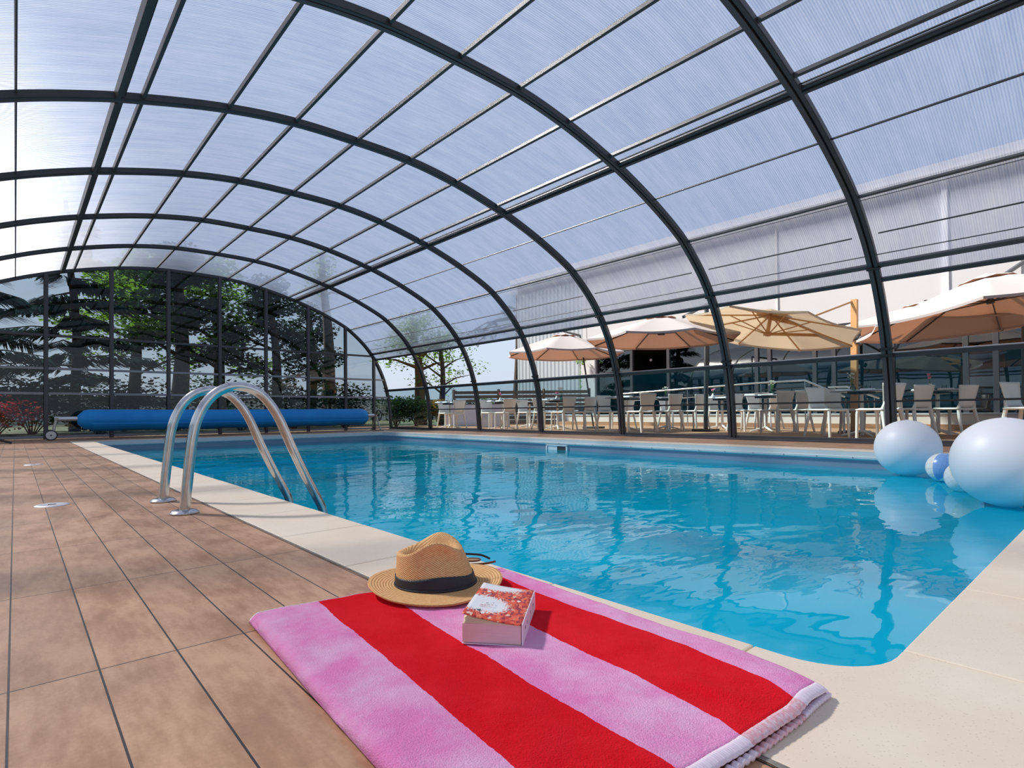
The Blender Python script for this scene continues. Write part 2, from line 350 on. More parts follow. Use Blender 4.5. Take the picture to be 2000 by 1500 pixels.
def make_cover_print():
    m = principled('book_cover_print', (0.8, 0.2, 0.1), 0.4, spec=0.4); t = NT(m)
    uv = t.n('ShaderNodeUVMap'); uv.uv_map = 'UVMap'
    vo = t.n('ShaderNodeTexVoronoi'); vo.inputs['Scale'].default_value = 20; t.l(uv.outputs[0], vo.inputs['Vector'])
    sp = t.n('ShaderNodeSeparateColor'); t.l(vo.outputs['Color'], sp.inputs[0])
    pet = t.ramp(sp.outputs[0], [(0.0, (0.30, 0.02, 0.035)), (0.22, (0.62, 0.05, 0.03)), (0.45, (0.82, 0.12, 0.05)), (0.72, (0.85, 0.22, 0.10)), (0.88, (0.85, 0.55, 0.40)), (0.95, (0.88, 0.80, 0.75))], 'CONSTANT')
    big = t.noise(uv.outputs[0], 3.2, 3, 0.5).outputs[0]
    pet = t.mix(t.ramp(big, [(0.5, (0, 0, 0)), (0.6, (0.6, 0.6, 0.6))]), pet, (0.78, 0.11, 0.04))
    sx = t.n('ShaderNodeSeparateXYZ'); t.l(uv.outputs[0], sx.inputs[0])     # u: across (0 = fore edge, 1 = spine), v: 0 = near end
    fine = t.noise(uv.outputs[0], 34, 3, 0.7).outputs[0]
    def blob(cu, cv, ru, rv):
        a = t.math('DIVIDE', t.math('SUBTRACT', sx.outputs[0], cu), ru); b = t.math('DIVIDE', t.math('SUBTRACT', sx.outputs[1], cv), rv)
        return t.math('ADD', t.math('MULTIPLY', a, a), t.math('MULTIPLY', b, b))
    d = t.math('MINIMUM', blob(0.22, 0.38, 0.46, 0.23), blob(0.18, 0.96, 0.62, 0.16))
    d = t.math('ADD', d, t.math('MULTIPLY', t.math('SUBTRACT', fine, 0.5), 3.2))
    msk = t.ramp(d, [(0.85, (1, 1, 1)), (1.05, (0, 0, 0))])
    t.l(t.mix(msk, pet, (0.84, 0.84, 0.86)), t.b.inputs['Base Color'])
make_cover_print()

# ------------------------------------------------------------------ mesh helpers
class MB:
    def __init__(s): s.v = []; s.f = []; s.uv = {}; s.mi = []
    def add(s, verts, faces, mi=0):
        o = len(s.v); s.v += [tuple(p) for p in verts]
        for f in faces: s.f.append(tuple(o+i for i in f)); s.mi.append(mi)
        return s
    def box(s, c, d, rot=None, mi=0):
        x, y, z = d[0]/2, d[1]/2, d[2]/2
        P = [Vector((sx*x, sy*y, sz*z)) for sz in (-1, 1) for sy in (-1, 1) for sx in (-1, 1)]
        if rot is not None: P = [rot @ p for p in P]
        P = [p+Vector(c) for p in P]
        return s.add(P, [(0, 2, 3, 1), (4, 5, 7, 6), (0, 1, 5, 4), (2, 6, 7, 3), (0, 4, 6, 2), (1, 3, 7, 5)], mi)
    def bar(s, a, b, w, h=None, up=(0, 0, 1), mi=0):
        a, b = Vector(a), Vector(b); d = b-a; L = d.length; d.normalize(); h = h or w
        upv = Vector(up)
        if abs(d.dot(upv)) > 0.98: upv = Vector((1, 0, 0))
        r = d.cross(upv).normalized(); u = r.cross(d)
        M = Matrix((r, d, u)).transposed()
        return s.box((a+b)/2, (w, L, h), M, mi)
    def tube(s, pts, r, n=8, closed=False, cap=True, mi=0):
        pts = [Vector(p) for p in pts]; N = len(pts)
        rr = r if isinstance(r, (list, tuple)) else [r]*N
        ring = []; prev = None
        for i, p in enumerate(pts):
            if closed: d = pts[(i+1) % N]-pts[i-1]
            else: d = pts[min(i+1, N-1)]-pts[max(i-1, 0)]
            d.normalize()
            if prev is None:
                a = Vector((0, 0, 1)) if abs(d.z) < 0.9 else Vector((1, 0, 0))
                u = d.cross(a).normalized()
            else:
                u = (prev-d*prev.dot(d)).normalized()
            prev = u; w = d.cross(u)
            ring.append([p+(u*math.cos(2*math.pi*k/n)+w*math.sin(2*math.pi*k/n))*rr[i] for k in range(n)])
        V = [q for rg in ring for q in rg]; F = []
        for i in range(N if closed else N-1):
            j = (i+1) % N
            for k in range(n):
                F.append((i*n+k, i*n+(k+1) % n, j*n+(k+1) % n, j*n+k))
        if cap and not closed:
            F.append(tuple(range(n))[::-1]); F.append(tuple((N-1)*n+k for k in range(n)))
        return s.add(V, F, mi)
    def lathe(s, prof, n=24, c=(0, 0, 0), M=None, mi=0):
        V = []; F = []
        for r, z in prof:
            for k in range(n):
                p = Vector((r*math.cos(2*math.pi*k/n), r*math.sin(2*math.pi*k/n), z))
                if M is not None: p = M @ p
                V.append(p+Vector(c))
        m = len(prof)
        for i in range(m-1):
            for k in range(n): F.append((i*n+k, i*n+(k+1) % n, (i+1)*n+(k+1) % n, (i+1)*n+k))
        F.append(tuple(range(n))[::-1]); F.append(tuple((m-1)*n+k for k in range(n)))
        return s.add(V, F, mi)
    def prism(s, poly, z0, z1, mi=0):
        n = len(poly); V = [(x, y, z0) for x, y in poly]+[(x, y, z1) for x, y in poly]
        F = [tuple(range(n))[::-1], tuple(range(n, 2*n))]+[(i, (i+1) % n, n+(i+1) % n, n+i) for i in range(n)]
        return s.add(V, F, mi)
    def grid(s, fn, nu, nv, mi=0, uvf=None):
        o = len(s.v); V = [fn(i/nu, j/nv) for j in range(nv+1) for i in range(nu+1)]
        F = [(j*(nu+1)+i, j*(nu+1)+i+1, (j+1)*(nu+1)+i+1, (j+1)*(nu+1)+i) for j in range(nv) for i in range(nu)]
        s.add(V, F, mi)
        if uvf:
            for j in range(nv+1):
                for i in range(nu+1): s.uv[o+j*(nu+1)+i] = uvf(i/nu, j/nv)
        return s
    def build(s, name, mat, parent=None, loc=None, rot=None, smooth=False, bevel=0, solid=0, subs=0, label=None, auto=True):
        me = bpy.data.meshes.new(name); me.from_pydata(s.v, [], s.f)
        mats = mat if isinstance(mat, (list, tuple)) else [mat]
        for q in mats: me.materials.append(MAT[q])
        for p, i in zip(me.polygons, s.mi):
            p.material_index = i; p.use_smooth = bool(smooth)
        if s.uv:
            ul = me.uv_layers.new(name='UVMap')
            for lp in me.loops: ul.data[lp.index].uv = s.uv.get(lp.vertex_index, (0, 0))
        me.validate(); me.update()
        o = bpy.data.objects.new(name, me); COL.objects.link(o)
        if parent is not None: o.parent = parent
        if loc is not None: o.location = loc
        if rot is not None: o.rotation_euler = rot
        if solid:
            q = o.modifiers.new('solid', 'SOLIDIFY'); q.thickness = solid; q.offset = 0
        if bevel:
            q = o.modifiers.new('bevel', 'BEVEL'); q.width = bevel; q.segments = 2; q.limit_method = 'ANGLE'
        if subs:
            q = o.modifiers.new('sub', 'SUBSURF'); q.levels = subs; q.render_levels = subs
        if smooth and smooth != 'full' and hasattr(me, 'set_sharp_from_angle'):
            me.set_sharp_from_angle(angle=R(38))
        if label: o['label'] = label
        return o
def tag(o, label=None, cat=None, group=None, kind=None):
    if label: o['label'] = label
    if cat: o['category'] = cat
    if group: o['group'] = group
    if kind: o['kind'] = kind
    return o
def empty(name, loc=(0, 0, 0), rz=0, **kw):
    o = bpy.data.objects.new(name, None); COL.objects.link(o); o.location = loc; o.rotation_euler = (0, 0, rz)
    o.empty_display_size = 0.1
    return tag(o, **kw)
def dup(root, loc=None, rz=None, label=None, group=None):
    kids = {}
    for ob in bpy.data.objects:
        if ob.parent is not None: kids.setdefault(ob.parent.name, []).append(ob)
    r = root.copy(); COL.objects.link(r)
    if loc is not None: r.location = loc
    if rz is not None: r.rotation_euler = (0, 0, rz)
    def rec(src, dst):
        for ch in kids.get(src.name, []):
            c = ch.copy(); COL.objects.link(c); c.parent = dst; rec(ch, c)
    rec(root, r)
    if label: r['label'] = label
    if group: r['group'] = group
    return r

def catmull(P, seg=6):
    out = []; Q = [Vector(p) for p in P]
    for i in range(len(Q)-1):
        p0 = Q[max(i-1, 0)]; p1 = Q[i]; p2 = Q[i+1]; p3 = Q[min(i+2, len(Q)-1)]
        for k in range(seg):
            t = k/seg
            out.append(0.5*((2*p1)+(p2-p0)*t+(2*p0-5*p1+4*p2-p3)*t*t+(3*p1-p0-3*p2+p3)*t**3))
    out.append(Q[-1]); return out

# ------------------------------------------------------------------ setting: ground, pool, deck
PX0, PX1, PY0, PY1 = 0.986, 6.34, 0.285, 11.75
WX = 7.845; XC = 2.93; HW = 4.92
CW = 0.308
ARCH_Y = [13.92-1.986*k for k in range(9)]        # 13.92 ... -1.97

def rounded_rect(x0, y0, x1, y1, r, n=6):
    P = []
    for cx, cy, a0 in ((x1-r, y0+r, -90), (x1-r, y1-r, 0), (x0+r, y1-r, 90), (x0+r, y0+r, 180)):
        for k in range(n+1):
            a = R(a0+90*k/n); P.append((cx+r*math.cos(a), cy+r*math.sin(a)))
    return P
def ring_between(inner, outer, z, zb):
    """slab between two loops with matching counts"""
    n = len(inner); V = [(x, y, z) for x, y in inner]+[(x, y, z) for x, y in outer]+[(x, y, zb) for x, y in inner]+[(x, y, zb) for x, y in outer]
    F = []
    for i in range(n):
        j = (i+1) % n
        F += [(i, j, n+j, n+i), (2*n+i, 3*n+i, 3*n+j, 2*n+j), (i, 2*n+i, 2*n+j, j), (n+i, n+j, 3*n+j, 3*n+i)]
    return V, F

# garden ground: four pieces round the pool hole are not needed, the pool block sits in a hole
def ground():
    g = MB(); X0, Y0, X1, Y1 = -60, -60, 80, 120
    a, b, c, d = PX0-0.25, PY0-0.25, PX1+0.25, PY1+0.25
    for x0, y0, x1, y1 in ((X0, Y0, X1, b), (X0, d, X1, Y1), (X0, b, a, d), (c, b, X1, d)):
        g.add([(x0, y0, -0.03), (x1, y0, -0.03), (x1, y1, -0.03), (x0, y1, -0.03)], [(0, 1, 2, 3)])
    tag(g.build('ground', 'garden_soil'), 'dark planted garden ground behind the glass end wall', 'ground', kind='structure')
ground()
def deck():
    g = MB(); r = 0.13
    inner = rounded_rect(PX0-CW, PY0-0.42, PX1+CW, PY1+CW, 0.001, 1)
    X0, X1, Y0, Y1 = -2.05, 7.93, -6, 13.97
    a, b, c, d = PX0-CW+0.001, PY0-0.40, PX1+CW-0.001, PY1+CW-0.001
    for x0, y0, x1, y1 in ((X0, Y0, X1, b), (X0, d, X1, Y1), (X0, b, a, d), (c, b, X1, d)):
        g.add([(x0, y0, 0.0), (x1, y0, 0.0), (x1, y1, 0.0), (x0, y1, 0.0)], [(0, 1, 2, 3)])
    tag(g.build('floor', 'deck_tiles'), 'brown wood-look plank tiles with dark joints around the pool', 'floor', kind='structure')
deck()
def coping():
    root = empty('coping', (PX0-CW/2, 6, 0), label='pale cream stone coping slabs around the pool edge', cat='pool edge', kind='structure')
    def slab(poly, zt=0.002):
        m = MB(); m.prism([(x-root.location.x, y-root.location.y) for x, y in poly], -0.045, zt)
        m.build('coping_slab', 'coping_stone', root, bevel=0.004)
    g = 0.0012
    # left side
    y = 0.468
    while y < PY1-0.1:
        y2 = min(y+0.4975, PY1)
        slab([(PX0-CW, y+g), (PX0+0.004*random.random(), y+g), (PX0+0.002, y2-g), (PX0-CW, y2-g)], 0.002+random.random()*0.001); y = y2
    # near left corner with inner radius
    r = 0.13; c = (PX0+r, PY0+r)
    arc = [(c[0]-r*math.cos(R(90*k/8)), c[1]-r*math.sin(R(90*k/8))) for k in range(9)]
    xj = PX0+0.165
    slab([(PX0-CW, 0.468-g), (PX0-CW, -0.12), (xj-g, -0.12), (xj-g, PY0)]+arc[::-1]+[(PX0, 0.468-g)])
    x = xj
    while x < PX1-0.05:
        x2 = x+0.4975
        if x2 > PX1-0.2: x2 = PX1+CW
        slab([(x+g, -0.12), (x2-g, -0.12), (x2-g, PY0), (x+g, PY0)]); x = x2
    y = PY0
    while y < PY1-0.01:
        y2 = min(y+0.4975, PY1); slab([(PX1, y+g), (PX1+CW, y+g), (PX1+CW, y2-g), (PX1, y2-g)]); y = y2
    x = PX0-CW
    while x < PX1+CW-0.01:
        x2 = min(x+0.4975, PX1+CW); slab([(x+g, PY1), (x2-g, PY1), (x2-g, PY1+CW), (x+g, PY1+CW)]); x = x2
    # rough mortar line between coping and planks
    m = MB(); pts = []
    yy = 0.1
    V = []; F = []
    k = 0
    while yy < 12:
        w = 0.004+0.006*mnoise.noise(Vector((0, yy*6, 0)))
        V += [(PX0-CW-0.003-max(w, 0.001)-root.location.x, yy-6, 0.0018), (PX0-CW+0.001-root.location.x, yy-6, 0.0018)]
        if k: F.append((2*k-2, 2*k-1, 2*k+1, 2*k))
        k += 1; yy += 0.03
    m.add(V, F); m.build('mortar_line', 'grout', root)
coping()
WZ = -0.170
def basin():
    loop = rounded_rect(PX0+0.002, PY0+0.002, PX1-0.002, PY1-0.002, 0.13, 8)
    n = len(loop); m = MB(); zb = -1.30
    V = []; F = []
    for z in (-0.185, zb): V += [(x, y, z) for x, y in loop]
    m.add(V, [(i, n+i, n+(i+1) % n, (i+1) % n) for i in range(n)])
    m.add([(x, y, zb) for x, y in loop], [tuple(range(n))])
    b = m.build('pool_basin', 'pool_liner'); tag(b, 'rectangular swimming pool basin lined in blue', 'swimming pool', kind='structure')
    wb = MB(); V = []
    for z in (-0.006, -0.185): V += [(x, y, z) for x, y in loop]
    wb.add(V, [(i, n+i, n+(i+1) % n, (i+1) % n) for i in range(n)]); wb.build('shaded_wall_band', 'liner_shaded', b, smooth=True)
    # profiled strip under the coping
    s = MB(); prof = [(0.0, -0.006), (0.006, -0.050), (0.022, -0.055), (0.022, -0.075), (0.0, -0.090)]
    cx, cy = (PX0+PX1)/2, (PY0+PY1)/2
    V = []
    for d, z in prof:
        lp = rounded_rect(PX0+0.002+d, PY0+0.002+d, PX1-0.002-d, PY1-0.002-d, 0.13-d*0.5, 8); V += [(x, y, z) for x, y in lp]
    s.add(V, [(n*k+i, n*k+n+i, n*k+n+(i+1) % n, n*k+(i+1) % n) for k in range(len(prof)-1) for i in range(n)])
    s.build('liner_strip', 'liner_strip', b, smooth=True)
    q = MB()
    for yy in [0.6+0.34*k for k in range(32)]: q.box((PX1-0.0245, yy, -0.064), (0.006, 0.008, 0.006))
    o = q.build('strip_screws', 'frame_grey', b)
    return b
basin()
def water():
    loop = rounded_rect(PX0+0.004, PY0+0.004, PX1-0.004, PY1-0.004, 0.13, 8)
    m = MB(); m.add([(x, y, WZ) for x, y in loop], [tuple(range(len(loop)))])
    tag(m.build('water', 'pool_water'), 'clear turquoise pool water with soft ripples and reflections', 'water', kind='structure')
water()

# ------------------------------------------------------------------ enclosure profile
half = [(0, 3.575), (0.75, 3.555), (1.45, 3.455), (2.15, 3.285), (2.55, 3.160), (2.95, 3.010), (3.45, 2.785), (3.75, 2.60), (4.15, 2.25), (4.45, 1.86), (4.66, 1.45), (4.79, 1.05), (4.87, 0.62), (4.92, 0.0)]
ctrl = [(-x, z) for x, z in half[:0:-1]]+half
PROF = [(XC+p.x, p.y) for p in catmull([(x, z) for x, z in ctrl], 5)]
def prof_frame(x=None, z=None, side=1):
    """point, tangent and inward normal on the profile at a given X (roof) or Z (side)"""
    for i in range(len(PROF)-1):
        a, b = PROF[i], PROF[i+1]
        if x is not None:
            if a[0] <= x <= b[0]: t = (x-a[0])/(b[0]-a[0]+1e-9); break
        else:
            if (side > 0) == (a[0] > XC) and min(a[1], b[1]) <= z <= max(a[1], b[1]): t = (z-a[1])/(b[1]-a[1]+1e-9); break
    p = (a[0]+(b[0]-a[0])*t, a[1]+(b[1]-a[1])*t)
    tx, tz = b[0]-a[0], b[1]-a[1]; L = math.hypot(tx, tz); tx /= L; tz /= L
    return p, (tx, tz), (tz, -tx)        # inward normal (down under the roof, toward -X on the right)
def sub_profile(z_lo_left=None, z_lo_right=None, xmin=None, xmax=None):
    return [p for p in PROF if (xmin is None or p[0] >= xmin) and (xmax is None or p[0] <= xmax)]
def offset_prof(P, d):
    out = []
    for i, p in enumerate(P):
        a = P[max(i-1, 0)]; b = P[min(i+1, len(P)-1)]
        tx, tz = b[0]-a[0], b[1]-a[1]; L = math.hypot(tx, tz)
        out.append((p[0]+tz/L*d, p[1]-tx/L*d))
    return out
def sweep_arch(m, P, y0, y1, d0, d1, mi=0):
    A = offset_prof(P, d0); B = offset_prof(P, d1); n = len(P); V = []
    for (x, z) in A: V += [(x, y0, z), (x, y1, z)]
    for (x, z) in B: V += [(x, y0, z), (x, y1, z)]
    F = []
    for i in range(n-1):
        a, b, c, d = 2*i, 2*i+1, 2*i+3, 2*i+2; o = 2*n
        F += [(a, d, c, b), (o+a, o+b, o+c, o+d), (a, o+a, o+d, d), (b, c, o+c, o+b)]
    F += [(0, 1, 2*n+1, 2*n), (2*n-2, 4*n-2, 4*n-1, 2*n-1)]
    m.add(V, F, mi)
def purlin(m, y0, y1, x=None, z=None, side=1, w=0.03, d=0.04, off=0.0, mi=0):
    p, t, nrm = prof_frame(x, z, side)
    c = (p[0]+nrm[0]*(off+d/2), (y0+y1)/2, p[1]+nrm[1]*(off+d/2))
    M = Matrix(((t[0], 0, nrm[0]), (0, 1, 0), (t[1], 0, nrm[1])))
    m.box(c, (w, abs(y1-y0), d), M, mi)

ORD = ['first', 'second', 'third', 'fourth', 'fifth', 'sixth', 'seventh', 'eighth', 'ninth']
def arches():
    for k, y in enumerate(ARCH_Y):
        if k == 0:
            lab = 'dark grey end arch framing the far glass wall'
        else:
            lab = 'dark grey aluminium roof arch, %s in from the far glass wall' % ORD[k-1]
        root = empty('trim_%d' % (k+1), (WX, y, 0), label=lab, cat='arch', group='roof arches of the pool enclosure', kind='structure')
        def P(m, name, mat, **kw):
            o = m.build(name, mat, root, **kw); o.location = (-WX, -y, 0); return o
        m = MB(); sweep_arch(m, PROF, y-0.052, y-0.011, -0.01, 0.050); sweep_arch(m, PROF, y-0.046, y-0.016, 0.050, 0.054); P(m, 'arch_rail', 'frame_grey', bevel=0.003)
        m = MB(); sweep_arch(m, PROF, y+0.011, y+0.058, -0.02, 0.044); P(m, 'arch_rail', 'frame_edge', bevel=0.003)
        m = MB(); sweep_arch(m, PROF, y-0.011, y+0.011, -0.01, 0.016); P(m, 'gasket', 'gasket_black')
        if k < 8:
            for z in (2.03, 1.06, 1.14):
                p, t, nrm = prof_frame(None, z, 1)
                m = MB(); m.box((p[0]+nrm[0]*0.03, y, p[1]+nrm[1]*0.03), (0.03, 0.135, 0.07), Matrix(((t[0], 0, nrm[0]), (0, 1, 0), (t[1], 0, nrm[1]))))
                m.box((p[0]+nrm[0]*0.03, y, p[1]+nrm[1]*0.03), (0.02, 0.15, 0.03), Matrix(((t[0], 0, nrm[0]), (0, 1, 0), (t[1], 0, nrm[1]))))
                P(m, 'clamp', 'black_plastic', bevel=0.003)
            m = MB()
            for xx in (0.98, 1.06, 1.26, 1.34, 4.72, 4.80, 4.86, 4.92):
                p, t, nrm = prof_frame(xx)
                m.box((p[0]+nrm[0]*0.037, y+0.03, p[1]+nrm[1]*0.037), (0.012, 0.012, 0.006))
            P(m, 'bolts', 'bolt_metal')
            m = MB(); m.box((WX+0.01, y, 0.015), (0.10, 0.16, 0.03)); P(m, 'foot', 'frame_grey', bevel=0.004)
arches()

ZTOP = 1.90
def roof():
    nb = len(ARCH_Y)-1
    PR = [p for p in PROF if p[1] >= ZTOP-0.001]
    pl, _, _ = prof_frame(None, ZTOP, -1); pr, _, _ = prof_frame(None, ZTOP, 1)
    PR = [pl]+PR+[pr]
    PO = offset_prof(PR, -0.012)
    for k in range(nb):
        ya, yb = ARCH_Y[k+1]+0.05, ARCH_Y[k]-0.045
        root = empty('ceiling' if k == 0 else 'ceiling_%d' % (k+1), (XC, (ya+yb)/2, 3.6), label='bay of ribbed translucent roof panels and purlins, %s from the far glass wall' % ORD[k], cat='roof', group='translucent roof bays', kind='structure')
        def P(m, name, mat, **kw):
            o = m.build(name, mat, root, **kw); o.location = (-root.location.x, -root.location.y, -root.location.z); return o
        m = MB(); V = []
        for x, z in PO: V += [(x, ya-0.01, z), (x, yb+0.01, z)]
        m.add(V, [(2*i, 2*i+1, 2*i+3, 2*i+2) for i in range(len(PO)-1)])
        P(m, 'roof_panel', 'polycarbonate', smooth='full')
        def pur(name, mat='frame_grey', a=0, b=0, **kw):
            m = MB(); purlin(m, ya-a, yb+b, **kw); P(m, name, mat, bevel=0.003)
        for t in (0.0, 0.70, -0.70, 1.39, -1.36):
            pur('purlin', x=XC+t, w=0.030, d=0.042, off=-0.006)
        for s in (1, -1):
            pur('purlin', x=XC+s*2.075, w=0.032, d=0.042, off=-0.006)
            m = MB(); purlin(m, ya, yb, x=XC+s*2.235, w=0.022, d=0.045, off=-0.006); purlin(m, ya, yb, x=XC+s*2.270, w=0.034, d=0.060, off=-0.006); P(m, 'double_purlin', 'frame_grey', bevel=0.003)
            m = MB(); purlin(m, ya, yb, x=XC+s*2.205, w=0.012, d=0.010, off=-0.004); P(m, 'seal_strip', 'gasket_black')
            pur('glazing_or_shadow_bar', x=XC+s*2.93, w=0.014, d=0.020, off=-0.006)
            pur('purlin', mat='frame_edge', x=XC+s*3.68, w=0.026, d=0.034, off=-0.006)
            pur('glazing_or_shadow_bar', mat='frame_edge', x=XC+s*3.73, w=0.008, d=0.006, off=-0.004)  # thin grey strip standing in for the shadow line below the purlin
            pur('glazing_or_shadow_bar', a=-0.09, b=-0.07, x=XC+s*4.07, w=0.012, d=0.016, off=-0.006)
            pur('glazing_or_shadow_bar', mat='frame_edge', z=2.14, side=s, w=0.010, d=0.010, off=-0.006)
            pur('eaves_rail', mat='frame_edge', z=2.045, side=s, w=0.050, d=0.050, off=-0.010)
            pur('eaves_rail', z=1.895, side=s, w=0.045, d=0.045, off=-0.012)
roof()

def side_walls():
    nb = len(ARCH_Y)-1
    for s, nm in ((1, 'right'), (-1, 'left')):
        P1 = [p for p in PROF if (p[0] > XC) == (s > 0) and 0.07 < p[1] < 1.03]
        if s < 0: P1 = P1[::-1]
        a, _, _ = prof_frame(None, 1.04, s); b, _, _ = prof_frame(None, 0.06, s)
        P1 = [a]+P1+[b]
        for k in range(nb):
            ya, yb = ARCH_Y[k+1]+0.05, ARCH_Y[k]-0.045
            n = k+1 if s > 0 else nb+k+1
            wh = 'terrace side' if s > 0 else 'garden side'
            root = empty('window_%d' % n, (XC+s*HW, (ya+yb)/2, 0), label='low tinted glass bay on the %s, %s from the far glass wall' % (wh, ORD[k]), cat='window', group='tinted side glazing bays', kind='structure')
            def P(m, name, mat, **kw):
                o = m.build(name, mat, root, **kw); o.location = (-root.location.x, -root.location.y, 0); return o
            m = MB(); V = []
            for x, z in P1: V += [(x, ya, z), (x, yb, z)]
            m.add(V, [(2*i, 2*i+1, 2*i+3, 2*i+2) for i in range(len(P1)-1)]); P(m, 'pane', 'tinted_glass', smooth='full')
            m = MB(); purlin(m, ya, yb, z=1.055, side=s, w=0.055, d=0.030, off=-0.010); P(m, 'top_rail', 'frame_grey', bevel=0.003)
            m = MB(); purlin(m, ya, yb, z=1.085, side=s, w=0.010, d=0.034, off=-0.012); P(m, 'highlight_bead', 'frame_light')  # pale strip that paints the highlight along the top rail's edge
            if k: 
                m = MB(); purlin(m, ya+0.05, yb, z=0.515, side=s, w=0.022, d=0.014, off=0.004); P(m, 'middle_bar', 'black_plastic')
            m = MB(); m.box((XC+s*(HW-0.005), (ya+yb)/2, 0.04), (0.055, yb-ya, 0.045)); m.box((XC+s*(HW-0.03), (ya+yb)/2, 0.012), (0.11, yb-ya+0.1, 0.024)); P(m, 'bottom_rail', 'frame_edge', bevel=0.003)
side_walls()

def end_wall():
    Y = ARCH_Y[0]
    root = empty('wall_back', (XC, Y, 0), label='tall gabled glass end wall with grey posts and transoms', cat='glass wall', kind='structure')
    def P(m, name, mat, **kw):
        o = m.build(name, mat, root, **kw); o.location = (-XC, -Y, 0); return o
    def ztop(x):
        return prof_frame(x=x)[0][1]-0.02
    posts = [-1.51, -0.56, 0.443, 1.468, 2.469, 3.476, 4.483, 5.497, 6.489, 7.30]
    for x in posts:
        m = MB(); zt = ztop(x); m.box((x, Y-0.03, zt/2), (0.062, 0.07, zt)); P(m, 'post', 'frame_edge', bevel=0.004)
        m = MB(); m.box((x-0.036, Y-0.03, zt/2), (0.010, 0.05, zt)); P(m, 'gasket', 'gasket_black')
    xs = [-1.95]+posts+[7.80]
    for z, mat in ((1.98, 'frame_edge'), (1.345, 'frame_light'), (0.865, 'frame_light'), (0.035, 'frame_light')):
        for a, b in zip(xs[:-1], xs[1:]):
            pa = prof_frame(None, max(z, 0.05), -1)[0][0]; pb = prof_frame(None, max(z, 0.05), 1)[0][0]
            a2 = max(a+0.031, pa); b2 = min(b-0.031, pb)
            if b2-a2 > 0.03:
                m = MB(); m.box(((a2+b2)/2, Y-0.025, z), (b2-a2, 0.05, 0.045)); P(m, 'transom', mat, bevel=0.003)
    for i, (a, b) in enumerate(zip(xs[:-1], xs[1:])):
        m = MB(); n = 8; V = []
        for k in range(n+1):
            x = a+(b-a)*k/n; xx = min(max(x, XC-HW+0.01), XC+HW-0.01); V += [(x, Y, 0.03), (x, Y, ztop(xx))]
        m.add(V, [(2*k, 2*k+1, 2*k+3, 2*k+2) for k in range(n)]); P(m, 'pane', 'end_glass')
end_wall()
def near_end():
    # open gable behind the camera: only a header and two jambs
    Y = ARCH_Y[-1]
    root = empty('wall_front', (XC, Y, 0), label='open gable frame at the near end of the enclosure', cat='gable frame', kind='structure')
    for x in (-1.0, 6.9):
        m = MB(); zt = prof_frame(x=x)[0][1]-0.02; m.box((x, Y, zt/2), (0.07, 0.07, zt)); o = m.build('post', 'frame_edge', root); o.location = (-XC, -Y, 0)
near_end()

# ------------------------------------------------------------------ pool fittings
def pool_fittings():
    r = empty('pool_skimmer', (PX1, 6.10, WZ), label='white framed skimmer opening in the far pool side at the waterline', cat='skimmer')
    m = MB(); X = -0.012
    for dy, dz, w, h in ((-0.215, -0.01, 0.03, 0.17), (0.215, -0.01, 0.03, 0.17), (0, 0.072, 0.46, 0.02), (0, -0.095, 0.46, 0.02)):
        m.box((X, dy, dz), (0.022, w, h))
    m.build('frame', 'pool_fitting', r, bevel=0.003)
    m = MB(); m.box((-0.004, 0, -0.01), (0.006, 0.40, 0.15)); m.build('opening', 'frame_grey', r)
    m = MB(); m.box((-0.010, 0.09, -0.005), (0.008, 0.20, 0.13)); m.build('flap', 'pool_fitting', r, bevel=0.002)
    d = empty('floor_drain', (4.88, 3.74, -1.298), label='round slotted main drain on the pool floor seen through the water', cat='drain')
    m = MB(); m.lathe([(0.11, 0), (0.105, 0.02), (0.085, 0.026), (0.0, 0.026)], 32); m.build('rim', 'pool_fitting', d, smooth=True)
    m = MB()
    for k in range(7): m.tube([(0.012*(k+1)*math.cos(2*math.pi*i/24), 0.012*(k+1)*math.sin(2*math.pi*i/24), 0.027) for i in range(24)], 0.002, 5, True)
    m.build('grille', 'frame_grey', d)
    for i, (x, y, lab) in enumerate(((0.131, 3.443, 'round metal deck cap set in the tiles nearest the ladder'), (0.12, 6.47, 'round metal deck cap set in the tiles, the farther of two'))):
        r = empty('deck_cap', (x, y, 0.0), label=lab, cat='deck cap', group='round caps in the deck')
        m = MB(); m.lathe([(0.066, 0), (0.066, 0.002), (0.058, 0.006), (0.045, 0.0045), (0.0, 0.0045)], 36); m.build('cap', 'tube_alu', r, smooth=True)
        m = MB(); m.box((0, 0, 0.0055), (0.03, 0.006, 0.002)); m.build('slot', 'gasket_black', r)
pool_fittings()

def ladder():
    root = empty('pool_ladder', (0.55, 2.97, 0), label='curved stainless steel pool ladder handrails bolted to the deck', cat='pool ladder')
    pts = [(0.543, 0.0), (0.560, 0.18), (0.577, 0.335), (0.604, 0.430), (0.650, 0.502), (0.708, 0.541), (0.772, 0.550), (0.842, 0.528), (0.894, 0.478), (0.942, 0.400), (0.998, 0.268), (1.066, 0.120), (1.124, 0.006), (1.152, -0.06), (1.160, -0.16), (1.160, -0.55), (1.160, -1.0)]
    for y in (2.737, 3.197):
        P = [(p.x-0.55, y-2.97, p.y) for p in catmull(pts, 5)]
        m = MB(); m.tube(P, 0.0215, 16); rail = m.build('handrail', 'steel', root, smooth=True)
        m = MB(); m.lathe([(0.056, 0.0), (0.056, 0.004), (0.046, 0.013), (0.028, 0.017), (0.0, 0.017)], 32, (pts[0][0]-0.55, y-2.97, 0.002)); m.build('flange', 'steel', rail, smooth=True)
    for z in (-0.42, -0.68, -0.94):
        m = MB(); m.box((0.61, 0, z), (0.07, 0.46, 0.025)); m.build('tread', 'pool_fitting', root, bevel=0.006)
ladder()

